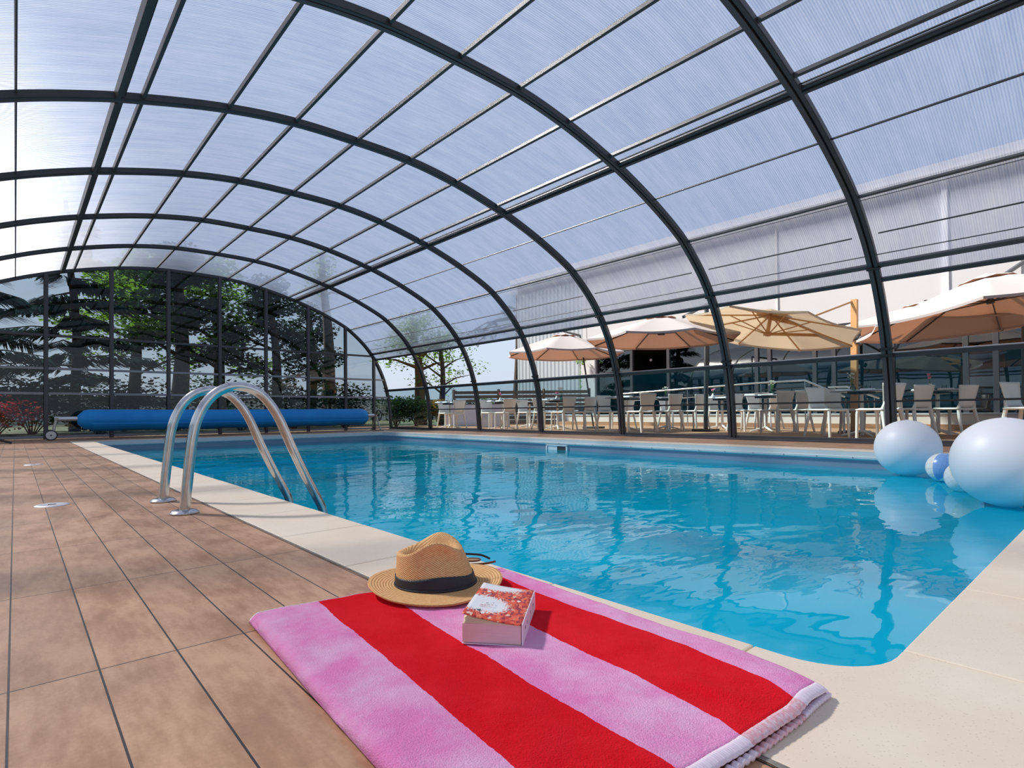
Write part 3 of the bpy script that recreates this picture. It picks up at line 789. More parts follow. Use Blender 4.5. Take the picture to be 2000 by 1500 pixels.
def roller():
    Y = 13.05; z = 0.365
    root = empty('pool_cover_reel', (3.6, Y, 0), label='wheeled reel with bright blue rolled-up pool cover at the far end', cat='pool cover reel')
    L = lambda x: x-3.6
    m = MB(); m.tube([(L(0.53), 0, z+0.015), (L(6.85), 0, z+0.015)], 0.040, 20); m.build('axle_tube', 'tube_alu', root, smooth=True)
    # cover roll: slightly sagging, spiral end
    m = MB(); n = 40; N = 60
    def ring(x, r, sag, oval):
        out = []
        for k in range(n):
            a = 2*math.pi*k/n
            rr = r*(1+0.012*mnoise.noise(Vector((x*0.8, math.cos(a)*1.5, math.sin(a)*1.5))))
            yy = rr*math.cos(a); zz = rr*math.sin(a)*oval
            out.append((L(x), yy, z+sag+zz))
        return out
    V = []; xs = []
    for i in range(N+1):
        x = 0.86+(6.62-0.86)*i/N
        e = min(1, (x-0.86)/0.20) if x < 2 else min(1, (6.62-x)/0.07)
        r = 0.19*(0.42+0.58*math.sqrt(max(0.0, 1-(1-e)**2))) if x < 2 else 0.185*(0.86+0.14*math.sqrt(max(0, 1-(1-e)**2)))
        V += ring(x, r, -0.005, 1.0)
    F = [(i*n+k, i*n+(k+1) % n, (i+1)*n+(k+1) % n, (i+1)*n+k) for i in range(N) for k in range(n)]
    F += [tuple(range(n))[::-1], tuple(N*n+k for k in range(n))]
    m.add(V, F); roll = m.build('cover_roll', 'roll_cover_blue', root, smooth='full')
    # loose outer flap hanging on the pool side
    def flap(u, v):
        x = 1.06+5.50*u; a = R(200)+R(72)*v
        r = 0.196+0.006*math.sin(u*40)*v
        zb = z-0.005+r*math.sin(a)
        if v > 0.85: zb -= 0.02*(v-0.85)/0.15
        return (L(x), r*math.cos(a), zb)
    m = MB(); m.grid(flap, 60, 10); m.build('cover_flap', 'roll_cover_blue', roll, smooth='full', solid=0.004)
    # supports
    for s, x in ((-1, 0.56), (1, 6.90)):
        for dy, wheel in ((-0.24, x < 1), (0.24, x < 1)):
            m = MB(); m.bar((L(x), 0, z+0.02), (L(x)+(-0.06 if s < 0 else 0.02), dy, 0.09 if wheel else 0.0), 0.030, 0.030); m.build('leg', 'leg_ivory', root)
            if wheel:
                M = Matrix.Rotation(R(90), 3, 'X')
                w = MB(); w.lathe([(0.060, -0.025), (0.090, -0.02), (0.093, 0), (0.090, 0.02), (0.060, 0.025)], 28, (L(x)-0.085, dy, 0.093), M); wo = w.build('wheel', 'black_plastic', root, smooth=True)
                w = MB(); w.lathe([(0.012, -0.034), (0.072, -0.030), (0.074, -0.02), (0.074, 0.02), (0.072, 0.030), (0.012, 0.034)], 28, (L(x)-0.085, dy, 0.093), M); w.build('hub_cap', 'wheel_white', wo, smooth=True)
                w = MB(); w.lathe([(0.0, -0.040), (0.013, -0.040), (0.013, 0.040), (0.0, 0.040)], 12, (L(x)-0.085, dy, 0.093), M); w.build('axle_nut', 'black_plastic', wo)
        m = MB(); m.box((L(x), 0, z+0.015), (0.05, 0.10, 0.05)); m.build('bearing_block', 'leg_ivory', root, bevel=0.006)
    m = MB(); m.box((L(6.93), 0, 0.006), (0.10, 0.56, 0.012)); m.build('foot_plate', 'black_plastic', root)
    m = MB(); c = (L(6.99), 0, z+0.015)
    m.tube([(c[0], 0.135*math.cos(2*math.pi*k/28), c[2]+0.135*math.sin(2*math.pi*k/28)) for k in range(28)], 0.013, 8, True)
    for k in range(3):
        a = 2*math.pi*k/3+0.4; m.tube([(c[0]-0.02, 0, c[2]), (c[0], 0.135*math.cos(a), c[2]+0.135*math.sin(a))], 0.010, 6)
    m.tube([(c[0]-0.08, 0, c[2]), (c[0]+0.01, 0, c[2])], 0.025, 10)
    m.build('hand_wheel', 'black_plastic', root, smooth=True)
roller()
def far_lounger():
    r = empty('folding_chair', (-0.12, 11.75, 0), label='dark folded chair whose leg end shows at the left edge of the deck', cat='chair')
    m = MB(); m.bar((-0.16, 0.02, 0.10), (0.08, -0.02, 0.012), 0.022); m.build('leg', 'black_plastic', r)
    m = MB(); m.bar((-0.16, 0.34, 0.10), (0.08, 0.34, 0.012), 0.022); m.build('leg', 'black_plastic', r)
    m = MB(); m.box((-0.40, 0.17, 0.22), (0.45, 0.42, 0.03), Matrix.Rotation(R(24), 3, 'Y')); m.build('seat', 'black_plastic', r, bevel=0.005)
far_lounger()

# ------------------------------------------------------------------ balls
def sphere_mb(r, nu=48, nv=32, sq=1.0):
    m = MB(); m.lathe([(max(1e-4, r*math.sin(math.pi*k/nv)), -r*sq*math.cos(math.pi*k/nv)) for k in range(nv+1)], nu); return m
def balls():
    for nm, c, r, lab in (('inflatable_ball', (5.93, 1.405, WZ+0.243), 0.252, 'large pale blue glossy inflatable ball nearer the far pool side'),
                          ('inflatable_ball', (4.46, 0.560, WZ+0.265), 0.272, 'largest pale blue inflatable ball cut by the right edge of the photo')):
        e = empty(nm, c, label=lab, cat='ball', group='large pale blue inflatable balls')
        sphere_mb(r, 64, 40, 0.985).build('ball_skin', 'ball_pearl', e, smooth='full')
        m = MB(); m.lathe([(0.010, 0), (0.009, 0.004), (0.0, 0.004)], 12, (0, 0, r*0.985)); m.build('valve', 'ball_pearl', e)
    for mat, c, r, rot, lab in (('beach_blue', (5.62, 1.09, WZ+0.112), 0.118, (0.5, 0.3, 0.7), 'small blue and white panelled beach ball between the big balls'),
                                ('beach_yellow', (5.05, 0.865, WZ+0.100), 0.112, (0.3, 0.6, 1.9), 'small yellow and white panelled beach ball tucked under the largest ball')):
        o = sphere_mb(r).build('beach_ball', mat, smooth='full'); o.location = c; o.rotation_euler = rot
        tag(o, lab, 'ball', 'small beach balls')
balls()

# ------------------------------------------------------------------ towel, hat, sunglasses, book
def lerp_tab(tab, y):
    tab = sorted(tab)
    if y <= tab[0][0]:
        (a, va), (b, vb) = tab[0], tab[1]
    elif y >= tab[-1][0]:
        (a, va), (b, vb) = tab[-2], tab[-1]
    else:
        for i in range(len(tab)-1):
            if tab[i][0] <= y <= tab[i+1][0]:
                (a, va), (b, vb) = tab[i], tab[i+1]; break
    t = (y-a)/(b-a); return va+(vb-va)*t
# stripe borders: X as a function of Y (towel lies along the pool edge)
BORD = [[(1.19, 0.352), (0.80, 0.328), (0.60, 0.318), (0.34, 0.318)],
        [(1.17, 0.478), (0.74, 0.441), (0.48, 0.416), (0.34, 0.408)],
        [(1.15, 0.618), (1.01, 0.596), (0.53, 0.558), (0.36, 0.548), (0.33, 0.545)],
        [(1.13, 0.748), (0.76, 0.713), (0.55, 0.700), (0.37, 0.676), (0.32, 0.658)],
        [(1.11, 0.893), (1.05, 0.880), (0.90, 0.860), (0.52, 0.849), (0.37, 0.818), (0.31, 0.789)],
        [(1.10, 0.935), (0.72, 0.911), (0.44, 0.906), (0.31, 0.876)]]
def towel_xy(u, v):
    k = min(int(u*5), 4); f = u*5-k
    # front (v=0) and back (v=1) edges
    yb = 1.185-0.09*u; yf = 0.368-0.046*min(1, u*1.3)
    y = yf+(yb-yf)*v
    x0 = lerp_tab(BORD[k], y); x1 = lerp_tab(BORD[k+1], y)
    return x0+(x1-x0)*f, y
def towel_z(x, y, u, v):
    z = 0.020+0.0035*mnoise.noise(Vector((x*9, y*9, 0)))+0.0020*mnoise.noise(Vector((x*24, y*20, 3)))
    z += 0.006*math.exp(-((u-0.86)/0.10)**2-((v-0.04)/0.12)**2)                   # corner lifts
    z += 0.004*math.exp(-((u-0.68+0.25*(v-0.1))/0.025)**2)*math.exp(-((v-0.12)/0.10)**2)
    for d in (u, 1-u):
        if d < 0.025: z -= 0.013*(1-d/0.025)**2
    return z
def towel():
    root = empty('beach_towel', (0.62, 0.75, 0.0), label='folded beach towel with broad red and pink stripes lying beside the pool', cat='towel')
    ox, oy = 0.62, 0.75
    m = MB()
    m.grid(lambda u, v: (lambda x, y: (x-ox, y-oy, towel_z(x, y, u, v)))(*towel_xy(u, v)), 100, 90, uvf=lambda u, v: (u*0.9999, v))
    o = m.build('top_layer', 'towel_terry', root, smooth='full', solid=0.008)
    # under layer, a little narrower and showing at the front corner
    def und(u, v):
        x, y = towel_xy(0.01+0.985*u, v*0.985+0.012); return (x-ox+0.004*u, y-oy, 0.0085+0.002*mnoise.noise(Vector((x*12, y*12, 8))))
    m = MB(); m.grid(und, 60, 50, uvf=lambda u, v: (0.999-u*0.9999, v)); m.build('under_layer', 'towel_terry', root, smooth='full', solid=0.006)
    # folded long edges joining both layers
    for uu, nm in ((0.0, 'fold_edge'), (1.0, 'fold_edge')):
        P = []
        for k in range(61):
            x, y = towel_xy(uu, k/60); P.append((x-ox+(0.003 if uu == 0 else -0.003), y-oy, 0.0085))
        m = MB(); m.tube(P, 0.0055, 10)
        for i in range(len(m.v)): m.uv[i] = (0.05 if uu == 0 else 0.95, 0.5)
        m.build(nm, 'towel_terry', root, smooth=True)
    # overlocked hems on both short edges, top and under layer
    def hem(v0, lift, name, dz):
        def f(u, w):
            s = -1 if v0 == 0 else 1
            x, y = towel_xy(u, v0); dd = 0.014*w; x2, y2 = towel_xy(u, v0)
            z = towel_z(x, y, u, v0)+dz
            crimp = 0.0007*math.sin(u*300)*w
            return (x-ox+0.004*w*(1 if v0 == 0 else 0), y-oy+s*(dd-0.002), z+0.002-lift*w*w+crimp)
        m = MB(); m.grid(f, 320, 4, uvf=lambda u, w: (u*0.9999, u)); m.build(name, 'towel_hem', root, smooth='full', solid=0.005)
    hem(0, 0.007, 'hem', 0.0); hem(1, 0.007, 'hem', 0.0)
    def f2(u, w):
        x, y = towel_xy(u, 0); return (x-ox+0.006, y-oy-0.008-0.008*w+0.003*math.sin(u*9), 0.0070+0.0015*math.sin(u*300))
    m = MB(); m.grid(f2, 320, 3, uvf=lambda u, w: (0.999-u*0.9999, u)); m.build('under_hem', 'towel_hem', root, smooth='full', solid=0.006)
towel()

def hat():
    root = empty('straw_hat', (0.712, 1.068, 0.0335), -R(41.5), label='tan woven straw fedora with a black ribbon band on the towel', cat='hat')
    # local x: to the right in the photo, local y: away from the viewer
    A, B = 0.150, 0.139
    def rimz(a, r):
        t = max(0, (r-0.55)/0.45)
        z = 0.004*math.sin(a*2+0.6)*t+0.010*t*t*max(0, math.cos(a-R(150)))+0.008*t*t*max(0, math.cos(a-R(20)))
        return z-0.003*t*max(0, math.cos(a+R(95)))
    def brim(u, v):
        a = 2*math.pi*u; r = 0.46+0.54*v
        return (A*r*math.cos(a), B*r*math.sin(a), rimz(a, r)+0.004)
    m = MB(); m.grid(brim, 96, 20); m.build('brim', 'straw_brim', root, smooth='full', solid=0.0035)
    H = 0.098
    def crown_pt(a, v):
        # v 0..1 wall, 1..2 top
        ca, sa = math.cos(a), math.sin(a)
        if v <= 1:
            k = 1-0.16*v**1.3; pin = 1-0.27*math.exp(-((a-R(-62))/0.50)**2)*math.exp(-((v-0.72)/0.26)**2)*1.0
            pin *= 1-0.24*math.exp(-((a-R(62))/0.50)**2)*math.exp(-((v-0.72)/0.26)**2)
            rx, ry = 0.088*(1-0.17*v**1.3), 0.078*k*pin
            ztop = H*(0.69+0.33*math.exp(-((ca-0.28)/0.70)**2)-0.05*max(0, ca-0.7)*3)
            return Vector((rx*ca-0.013*v**1.2, ry*sa, 0.004+ztop*v))
        w = v-1
        e = crown_pt(a, 1.0); r = 1-w
        x, y = (e.x+0.013)*r-0.013, e.y*r
        xr = (x+0.013)/0.074; yr = y/0.064
        ridge = H*(0.69+0.33*math.exp(-((xr-0.28)/0.70)**2))
        # teardrop dent running along x, pushed in around a low centre ridge
        q = min(1, w*3.2); lip = 0.005*math.sin(math.pi*min(1, w*2.2))*(1 if w < 0.45 else 0)
        dent = 0.034*(1-math.exp(-(w/0.34)**2))*(0.75+0.5*math.exp(-((xr-0.45)/0.3)**2)+0.3*math.exp(-((xr+0.45)/0.3)**2))
        return Vector((x, y, 0.004+e.z*0+ (e.z-0.004)*(1-q)+ridge*q+lip-dent))
    m = MB(); NU, NV = 96, 48
    m.grid(lambda u, v: crown_pt(2*math.pi*u-math.pi, 2*v*0.9999), NU, NV); m.build('crown', 'straw_crown', root, smooth='full', solid=0.002)
    def band(u, v):
        a = 2*math.pi*u-math.pi; p = crown_pt(a, 0.015+0.30*v); s = 1.028
        return (p.x*s, p.y*s, p.z+0.001)
    m = MB(); m.grid(band, 96, 6); b = m.build('hat_band', 'ribbon_black', root, smooth='full', solid=0.0015)
    def band2(u, v):
        a = 2*math.pi*u-math.pi; p = crown_pt(a, 0.012+0.055*v); s = 1.05
        return (p.x*s, p.y*s, p.z+0.0005)
    m = MB(); m.grid(band2, 96, 3); m.build('ribbon_edge', 'ribbon_black', b, smooth='full', solid=0.0018)
hat()
def sunglasses():
    # temples point out past the brim toward the pool
    r = empty('sunglasses', (0.868, 1.137, 0.047), -R(41.5), label='tortoiseshell sunglasses resting on the hat brim behind the crown', cat='sunglasses')
    z0 = 0.0
    def tube(name, pts, rr, mat): m = MB(); m.tube([tuple(p) for p in catmull(pts, 4)], rr, 8); return m.build(name, mat, r, smooth=True)
    tube('temple', [(-0.075, 0.012, 0.010), (-0.03, 0.008, 0.014), (0.02, 0.004, 0.012), (0.045, 0.0, 0.003)], 0.0028, 'black_plastic')
    tube('temple', [(-0.075, -0.016, -0.004), (-0.02, -0.02, -0.006), (0.03, -0.02, -0.004), (0.060, -0.018, 0.001)], 0.0028, 'tortoise')
    for cx in (-0.045, 0.0):
        m = MB(); P = [(cx+0.021*math.cos(2*math.pi*k/20), -0.004+0.014*math.sin(2*math.pi*k/20), 0.002) for k in range(20)]
        m.tube(P, 0.0022, 6, True); rim = m.build('rim', 'tortoise', r, smooth=True)
        m = MB(); m.add([(p[0], p[1], p[2]) for p in P], [tuple(range(20))]); m.build('lens', 'warm_wood', rim, solid=0.0015)
sunglasses()
def book():
    # near right corner, length direction, width direction
    c = Vector((0.641, 0.703, 0.0245)); u = Vector((0.770, 0.638, 0)).normalized(); w = Vector((-0.668, 0.744, 0)).normalized()
    W, L, T = 0.1045, 0.188, 0.0365
    rz = math.atan2(u.y, u.x)                       # local x along the length; local y toward the fore edge
    root = empty('paperback_book', c, rz, label='thick paperback with an orange-red flowered cover on the towel beside the hat', cat='book')
    m = MB(); m.box((L/2, W/2+0.001, T/2), (L-0.003, W-0.002, T-0.004)); m.build('page_block', 'page_block', root, bevel=0.0012)
    m = MB(); m.box((L/2, 0.0, T/2), (L, 0.002, T)); m.build('spine', 'book_spine', root, bevel=0.0008)
    m = MB(); m.box((L/2, W/2, 0.0006), (L, W, 0.0012)); m.build('back_cover', 'book_spine', root)
    def lift(a, b): return T-0.001+b**1.5*(0.0165*(1-a)+0.0125*a)
    m = MB(); m.grid(lambda a, b: (L*a, W*b, lift(a, b)), 20, 16, uvf=lambda a, b: (1-b, a*1.7)); 
    for k in list(m.uv): pass
    m.uv = {}; n = 0
    for j in range(17):
        for i in range(21): m.uv[n] = (1-j/16, i/20); n += 1
    cov = m.build('front_cover', 'book_cover_print', root, smooth='full', solid=0.0009)
    for q in (0.10, 0.22, 0.36, 0.50, 0.62, 0.90):
        m = MB(); m.grid(lambda a, b: (L*(a*0.985+0.006*(1+q)), (W-0.003)*b, lift(a, b)*q+(T-0.002)*(1-q)-0.0005), 14, 10); m.build('loose_page', 'page_cream', root, smooth='full', solid=0.0005)
    # printed title lines and heart, tiny
    def text(body, size, a, b, mat, name):
        cu = bpy.data.curves.new(name, 'FONT'); cu.body = body; cu.size = size; cu.align_x = 'CENTER'; cu.extrude = 0.0001; cu.space_character = 1.5
        tmp = bpy.data.objects.new('tmp', cu); me = bpy.data.meshes.new_from_object(tmp); bpy.data.objects.remove(tmp)
        me.materials.clear(); me.materials.append(MAT[mat]); o = bpy.data.objects.new(name, me); COL.objects.link(o); o.parent = cov
        # reading direction runs from the fore edge to the spine as seen from the near end
        o.location = (L*a, W*b, lift(a, b)+0.0012); o.rotation_euler = (0, 0, R(-90))
    principled('ink_grey', (0.22, 0.22, 0.26), 0.6); principled('ink_red', (0.55, 0.12, 0.10), 0.6); principled('ink_dark', (0.02, 0.07, 0.07), 0.6)
    text('L U C Y', 0.0080, 0.375, 0.76, 'ink_grey', 'title_text'); text('DIAMOND', 0.0062, 0.315, 0.77, 'ink_red', 'author_text'); text('ROMAN', 0.0042, 0.275, 0.77, 'ink_red', 'subtitle_text')
    hp = [(0, -1), (0.9, 0.1), (0.95, 0.55), (0.6, 0.85), (0.25, 0.8), (0, 0.5), (-0.25, 0.8), (-0.6, 0.85), (-0.95, 0.55), (-0.9, 0.1)]
    m = MB(); a, b = 0.175, 0.78; s = 0.0042
    m.add([(L*a+y*s*0.9, W*b-x*s, lift(a, b)+0.0014) for x, y in hp], [tuple(range(len(hp)))[::-1]]); m.build('heart_mark', 'ink_dark', cov, solid=0.0003)
    m = MB(); a = 0.12
    for k, (x, ln) in enumerate(((0.035, 0.008), (0.060, 0.006), (0.110, 0.004), (0.150, 0.010))):
        m = MB(); m.box((x, -0.0012, T*0.55), (ln, 0.0004, 0.005)); m.build('spine_mark', 'ink_grey', root)
book()

# ------------------------------------------------------------------ terrace
def terrace():
    m = MB(); m.box((11.0, 4.0, -0.04), (6.10, 26.0, 0.076))
    tag(m.build('floor_2', 'terrace_boards'), 'orange-brown wooden terrace boards outside the enclosure', 'floor', kind='structure')
    m = MB(); m.box((14.65, 4.0, 0.045), (1.3, 26.0, 0.11)); o = m.build('trim_12', 'terrace_boards'); tag(o, 'low wooden step along the restaurant front', 'step', kind='structure')
    m = MB(); m.box((14.8, 4.0, 0.20), (1.0, 25.9, 0.20)); o = m.build('trim_10', 'render_base'); tag(o, 'pale plinth under the restaurant glazing', 'plinth', kind='structure')
    m = MB(); m.box((14.8, 4.0, 0.31), (1.04, 26.0, 0.03)); o = m.build('trim_11', 'render_white'); tag(o, 'pale ledge on top of the plinth', 'ledge', kind='structure')
terrace()
BX = 15.3
def building():
    root = empty('restaurant_building', (BX, 4, 0), label='pale rendered restaurant building with dark glazed doors behind the terrace', cat='building', kind='structure')
    def P(m, name, mat, **kw):
        o = m.build(name, mat, root, **kw); o.location = (-BX, -4, 0); return o
    yl = 16.9; hd = 2.55; top = 5.6
    m = MB(); m.box((BX+0.1, 13.0+0.2, (hd+top)/2+0.02), (0.2, 0.02, top-hd)); P(m, 'seam', 'frame_light')
    m = MB(); m.box((BX+0.10, (13.4-11)/2, (hd+top)/2), (0.2, 24.4, top-hd)); P(m, 'upper_wall', 'render_white')
    m = MB(); m.box((BX+0.15, (yl+13.4)/2, top/2), (0.3, yl-13.4, top)); P(m, 'clad_wall', 'grey_cladding')
    m = MB(); m.box((BX+0.08, 13.1, hd/2), (0.3, 0.62, hd)); P(m, 'pillar', 'render_white', bevel=0.01)
    m = MB(); m.box((BX+4, (yl-11)/2, top+0.1), (8.4, yl+11.4, 0.2)); P(m, 'roof', 'render_base')
    m = MB(); m.box((BX+4.2, yl-0.1, top/2), (8, 0.2, top)); P(m, 'side_wall', 'grey_cladding')
    m = MB(); m.box((BX+4.5, 1, 1.3), (0.1, 24, 2.6)); m.box((BX+2.3, 12.95, 1.4), (4.4, 0.1, 2.4)); m.box((BX+2.3, 6.9, 1.4), (4.4, 0.1, 2.4));  m.box((BX+2.3, 1, 0.31), (4.4, 24, 0.04)); m.box((BX+2.3, 1, hd+0.05), (4.2, 24, 0.05)); P(m, 'interior', 'dark_interior')
    for y in (6.50, 2.86):
        m = MB(); m.box((BX-0.012, y, (hd+top)/2), (0.03, 0.04 if y > 5 else 0.11, top-hd)); P(m, 'downpipe' if y < 5 else 'wall_joint', 'render_base' if y > 5 else 'napkin_white')
    # glazing frames
    ys = [12.79, 11.3, 9.9, 8.6, 7.10, 6.75, 5.6, 5.15, 3.9, 2.55, 2.05, 0.6, -1.2, -3, -5, -7, -9, -11]
    for y in ys:
        m = MB(); m.box((BX+0.06, y, (hd+0.32)/2), (0.09, 0.10, hd-0.32)); P(m, 'mullion', 'dark_frame', bevel=0.004)
    m = MB(); m.box((BX+0.06, 0.9, hd-0.04), (0.10, 23.8, 0.09)); P(m, 'head_rail', 'dark_frame')
    for i, (a, b) in enumerate(zip(ys[1:], ys[:-1])):
        if i == 1: continue                      # open door
        m = MB(); m.box((BX+0.07, (a+b)/2, (hd+0.32)/2), (0.010, b-a-0.10, hd-0.42)); P(m, 'glass_pane', 'building_glass')
    for y, z in ((10.6, 1.5), (9.3, 1.45), (8.0, 1.55)):
        m = MB(); m.box((BX+4.42, y, z), (0.03, 0.45, 0.6)); P(m, 'picture_frame', 'dark_frame')
        m = MB(); m.box((BX+4.40, y, z), (0.02, 0.36, 0.5)); P(m, 'picture', 'frame_light')
    for k, (y, z) in enumerate(((11.2, 2.18), (10.3, 2.10), (9.6, 2.2), (8.8, 2.05), (8.1, 2.2))):
        g = empty('pendant_lamp', (BX+1.0, y, z), label='small round glass pendant lamp inside the dark restaurant, %s from the pillar' % ORD[k], cat='lamp', group='pendant lamps inside the restaurant')
        sphere_mb(0.05, 16, 10).build('globe', 'wheel_white', g, smooth='full')
        m = MB(); m.tube([(0, 0, 0.04), (0, 0, hd-z)], 0.004, 5); m.build('cord', 'gasket_black', g)
building()
def handrails():
    X = 13.6; k = 13.6/13.2
    def zc(z): return 0.42+(z-0.42)*k
    def rail(name, X, P, low, posts, lab):
        r = empty(name, (X, P[0][0], 0), label=lab, cat='handrail', group='steel handrails by the ramp')
        m = MB(); m.tube([(0, y-P[0][0], z) for y, z in P], 0.022, 10); m.build('top_rail', 'steel', r, smooth=True)
        if low:
            m = MB(); m.tube([(0, y-P[0][0], z) for y, z in low], 0.008, 8); m.build('lower_rail', 'steel', r, smooth=True)
        for y in posts:
            za = P[0][1]
            for (a, va), (b, vb) in zip(P[:-1], P[1:]):
                if min(a, b) <= y <= max(a, b): za = va+(vb-va)*(y-a)/(b-a)
            m = MB(); m.tube([(0, y-P[0][0], 0.0), (0, y-P[0][0], za)], 0.016, 8); m.build('post', 'steel', r, smooth=True)
    rail('handrail', X, [(10.46, zc(0.93)), (6.27, zc(1.07)), (5.18, zc(1.085)), (4.36, zc(0.69))], [(10.46, 0.72), (6.27, 0.84), (5.18, 0.87)], (10.3, 8.2, 6.9, 6.2, 5.18, 4.45), 'long steel ramp handrail rising past the restaurant doors')
    rail('handrail', X+0.75, [(4.95, 0.95), (4.55, 0.95), (3.9, 0.66)], None, (4.8, 4.0), 'short steel handrail behind the end of the long one')
handrails()

# ---- chairs
def make_chair():
    t = empty('terrace_chair', (0, 0, 0), cat='chair', group='white plastic terrace chairs')
    S = 0.94
    def seat(u, v):
        x = (u-0.5)*0.43*(1.0-0.06*v); y = (v-0.5)*0.43
        e = max(abs(u-0.5), abs(v-0.5))*2
        return (x*S, y*S, (0.452+0.006*math.cos(u*6.28)-0.018*max(0, e-0.8)/0.2*1.0-0.012*(1-(2*u-1)**2)*(1-(2*v-1)**2))*S)
    m = MB(); m.grid(seat, 12, 12); m.build('seat', 'white_plastic', t, smooth='full', solid=0.022)
    def back(u, v):
        w = 0.30+0.135*v; x = (u-0.5)*w; y = 0.205+0.055*v+0.022*(1-(2*u-1)**2)-0.02
        return (x*S, y*S, (0.470+0.350*v)*S)
    m = MB(); m.grid(back, 10, 8); m.build('backrest', 'white_plastic', t, smooth='full', solid=0.012)
    for s in (-1, 1):
        m = MB(); P = [(s*0.185, -0.195, 0.445), (s*0.192, -0.205, 0.38), (s*0.200, -0.215, 0.0)]
        m.tube([tuple(x*S for x in p) for p in P], [0.024, 0.023, 0.018], 8); m.build('leg', 'white_plastic', t, smooth=True)
        m = MB(); P = [(s*0.150, 0.215, 0.56), (s*0.165, 0.190, 0.46), (s*0.185, 0.215, 0.30), (s*0.215, 0.275, 0.0)]
        m.tube([tuple(x*S for x in p) for p in P], [0.014, 0.026, 0.024, 0.018], 8); m.build('leg', 'white_plastic', t, smooth=True)
    return t
chair0 = make_chair(); _used = [False]
# y+ chairs face the near end ('-'), others face the far end ('+')
CH = [(9.30, 13.50, '-', 'white terrace chair farthest away, on the far side of the farthest small table'),
      (9.15, 12.48, '+', 'white terrace chair on the near side of the farthest small table'),
      (9.45, 11.72, '-', 'white chair facing the viewer beside the second-farthest pink flower table'),
      (9.38, 10.62, '+', 'white chair turned away on the near side of the second-farthest table'),
      (10.40, 11.30, '-', 'white chair behind the second table, set back toward the restaurant'),
      (9.95, 10.22, '-', 'white chair facing the viewer at the third table, left of its pink flower'),
      (9.40, 8.62, '+', 'white chair with broad back on the near side of the third table'),
      (10.10, 8.60, '+', 'white chair beside the broad-backed one, right of the third table'),
      (9.45, 7.72, '-', 'bright sunlit white chair on the far side of the fourth front table'),
      (11.40, 8.45, '+', 'white chair half hidden beyond the fourth table'),
      (9.35, 6.45, '+', 'white chair turned away on the near side of the fourth front table'),
      (11.80, 7.75, '-', 'white chair beyond the green vase table, facing the viewer'),
      (10.22, 6.40, '+', 'white chair left of the grey parasol pole, back to the viewer'),
      (11.05, 6.28, '+', 'white chair touching the left side of the grey parasol pole'),
      (12.55, 6.90, '-', 'sunlit white chair just right of the grey parasol pole, near the ramp'),
      (12.35, 6.15, '+', 'taupe shaded chair right of the grey parasol pole'),
      (11.10, 5.62, '-', 'white chair left of the table with baby\'s breath, facing the viewer'),
      (11.75, 5.55, '-', 'white chair second from the left at the baby\'s breath table'),
      (13.0, 5.55, '+', 'brown shaded chair behind the table with baby\'s breath'),
      (10.55, 4.30, '+', 'white chair turned away at the baby\'s breath table, nearer the glass'),
      (11.15, 4.22, '+', 'white chair turned away at the baby\'s breath table, second from the glass'),
      (9.30, 3.42, '-', 'large bright white chair left of the white flower table'),
      (10.35, 3.55, '-', 'white chair beyond the white flower table, beside the wooden parasol post'),
      (8.95, 2.12, '+', 'white chair just right of the nearest visible arch post'),
      (11.30, 2.75, '+', 'white chair seen small behind the arch post beyond the napkins'),
      (10.05, 2.02, '+', 'white chair in front of the pink flower table, back to the viewer'),
      (10.75, 1.62, '+', 'white chair with wide back above the largest pale ball'),
      (9.95, 1.20, '-', 'white chair near the right edge, above the largest pale ball, facing left to right'),
      (11.20, 1.02, '-', 'white chair at the right edge of the terrace behind the others')]
for x, y, f, lab in CH:
    y += (0.22+0.10*max(0, min(1, (4-y)/2))) if f == '+' else -0.20
    rz = (0 if f == '-' else math.pi)+random.uniform(-0.06, 0.06)-R(6+20*max(0, min(1, (8-y)/4)))
    if not _used[0]:
        _used[0] = True; chair0.location = (x, y, 0.0); chair0.rotation_euler = (0, 0, rz); chair0['label'] = lab
    else: dup(chair0, (x, y, 0.0), rz, lab)

# ---- tables
def make_table():
    t = empty('terrace_table', (0, 0, 0), cat='table', group='small pedestal terrace tables')
    m = MB(); m.box((0, 0, 0.700), (0.66, 0.66, 0.012)); m.build('table_top', 'table_top', t, bevel=0.004)
    m = MB(); m.box((0, 0, 0.675), (0.30, 0.30, 0.035)); m.prism([(-0.2, -0.03), (0.2, -0.03), (0.2, 0.03), (-0.2, 0.03)], 0.655, 0.69); m.build('top_bracket', 'black_plastic', t, bevel=0.004)
    m = MB(); m.tube([(0, 0, 0.03), (0, 0, 0.66)], 0.030, 12); m.build('pedestal', 'white_plastic', t, smooth=True)
    for k in range(4):
        a = R(45+90*k); m = MB(); m.tube([(0, 0, 0.085), (0.15*math.cos(a), 0.15*math.sin(a), 0.05), (0.31*math.cos(a), 0.31*math.sin(a), 0.012)], [0.024, 0.018, 0.012], 8); m.build('foot', 'white_plastic', t, smooth=True)
    return t
tab0 = make_table(); _tu = [False]
TB = [(9.15, 12.95, 'farthest small table'), (9.55, 11.15, 'second-farthest front table'),
      (10.95, 11.60, 'table behind the second-farthest one'), (9.85, 9.45, 'third-farthest front table'),
      (9.50, 7.10, 'table cut by an arch post'), (11.0, 7.15, 'table with the green vase'),
      (12.3, 6.52, 'table at the ramp'), (11.05, 4.95, 'table with baby\'s breath'),
      (9.95, 2.95, 'table at the wooden post'), (11.05, 2.20, 'pink-flower table above the nearer ball'),
      (11.6, 0.70, 'last table at the right edge')]
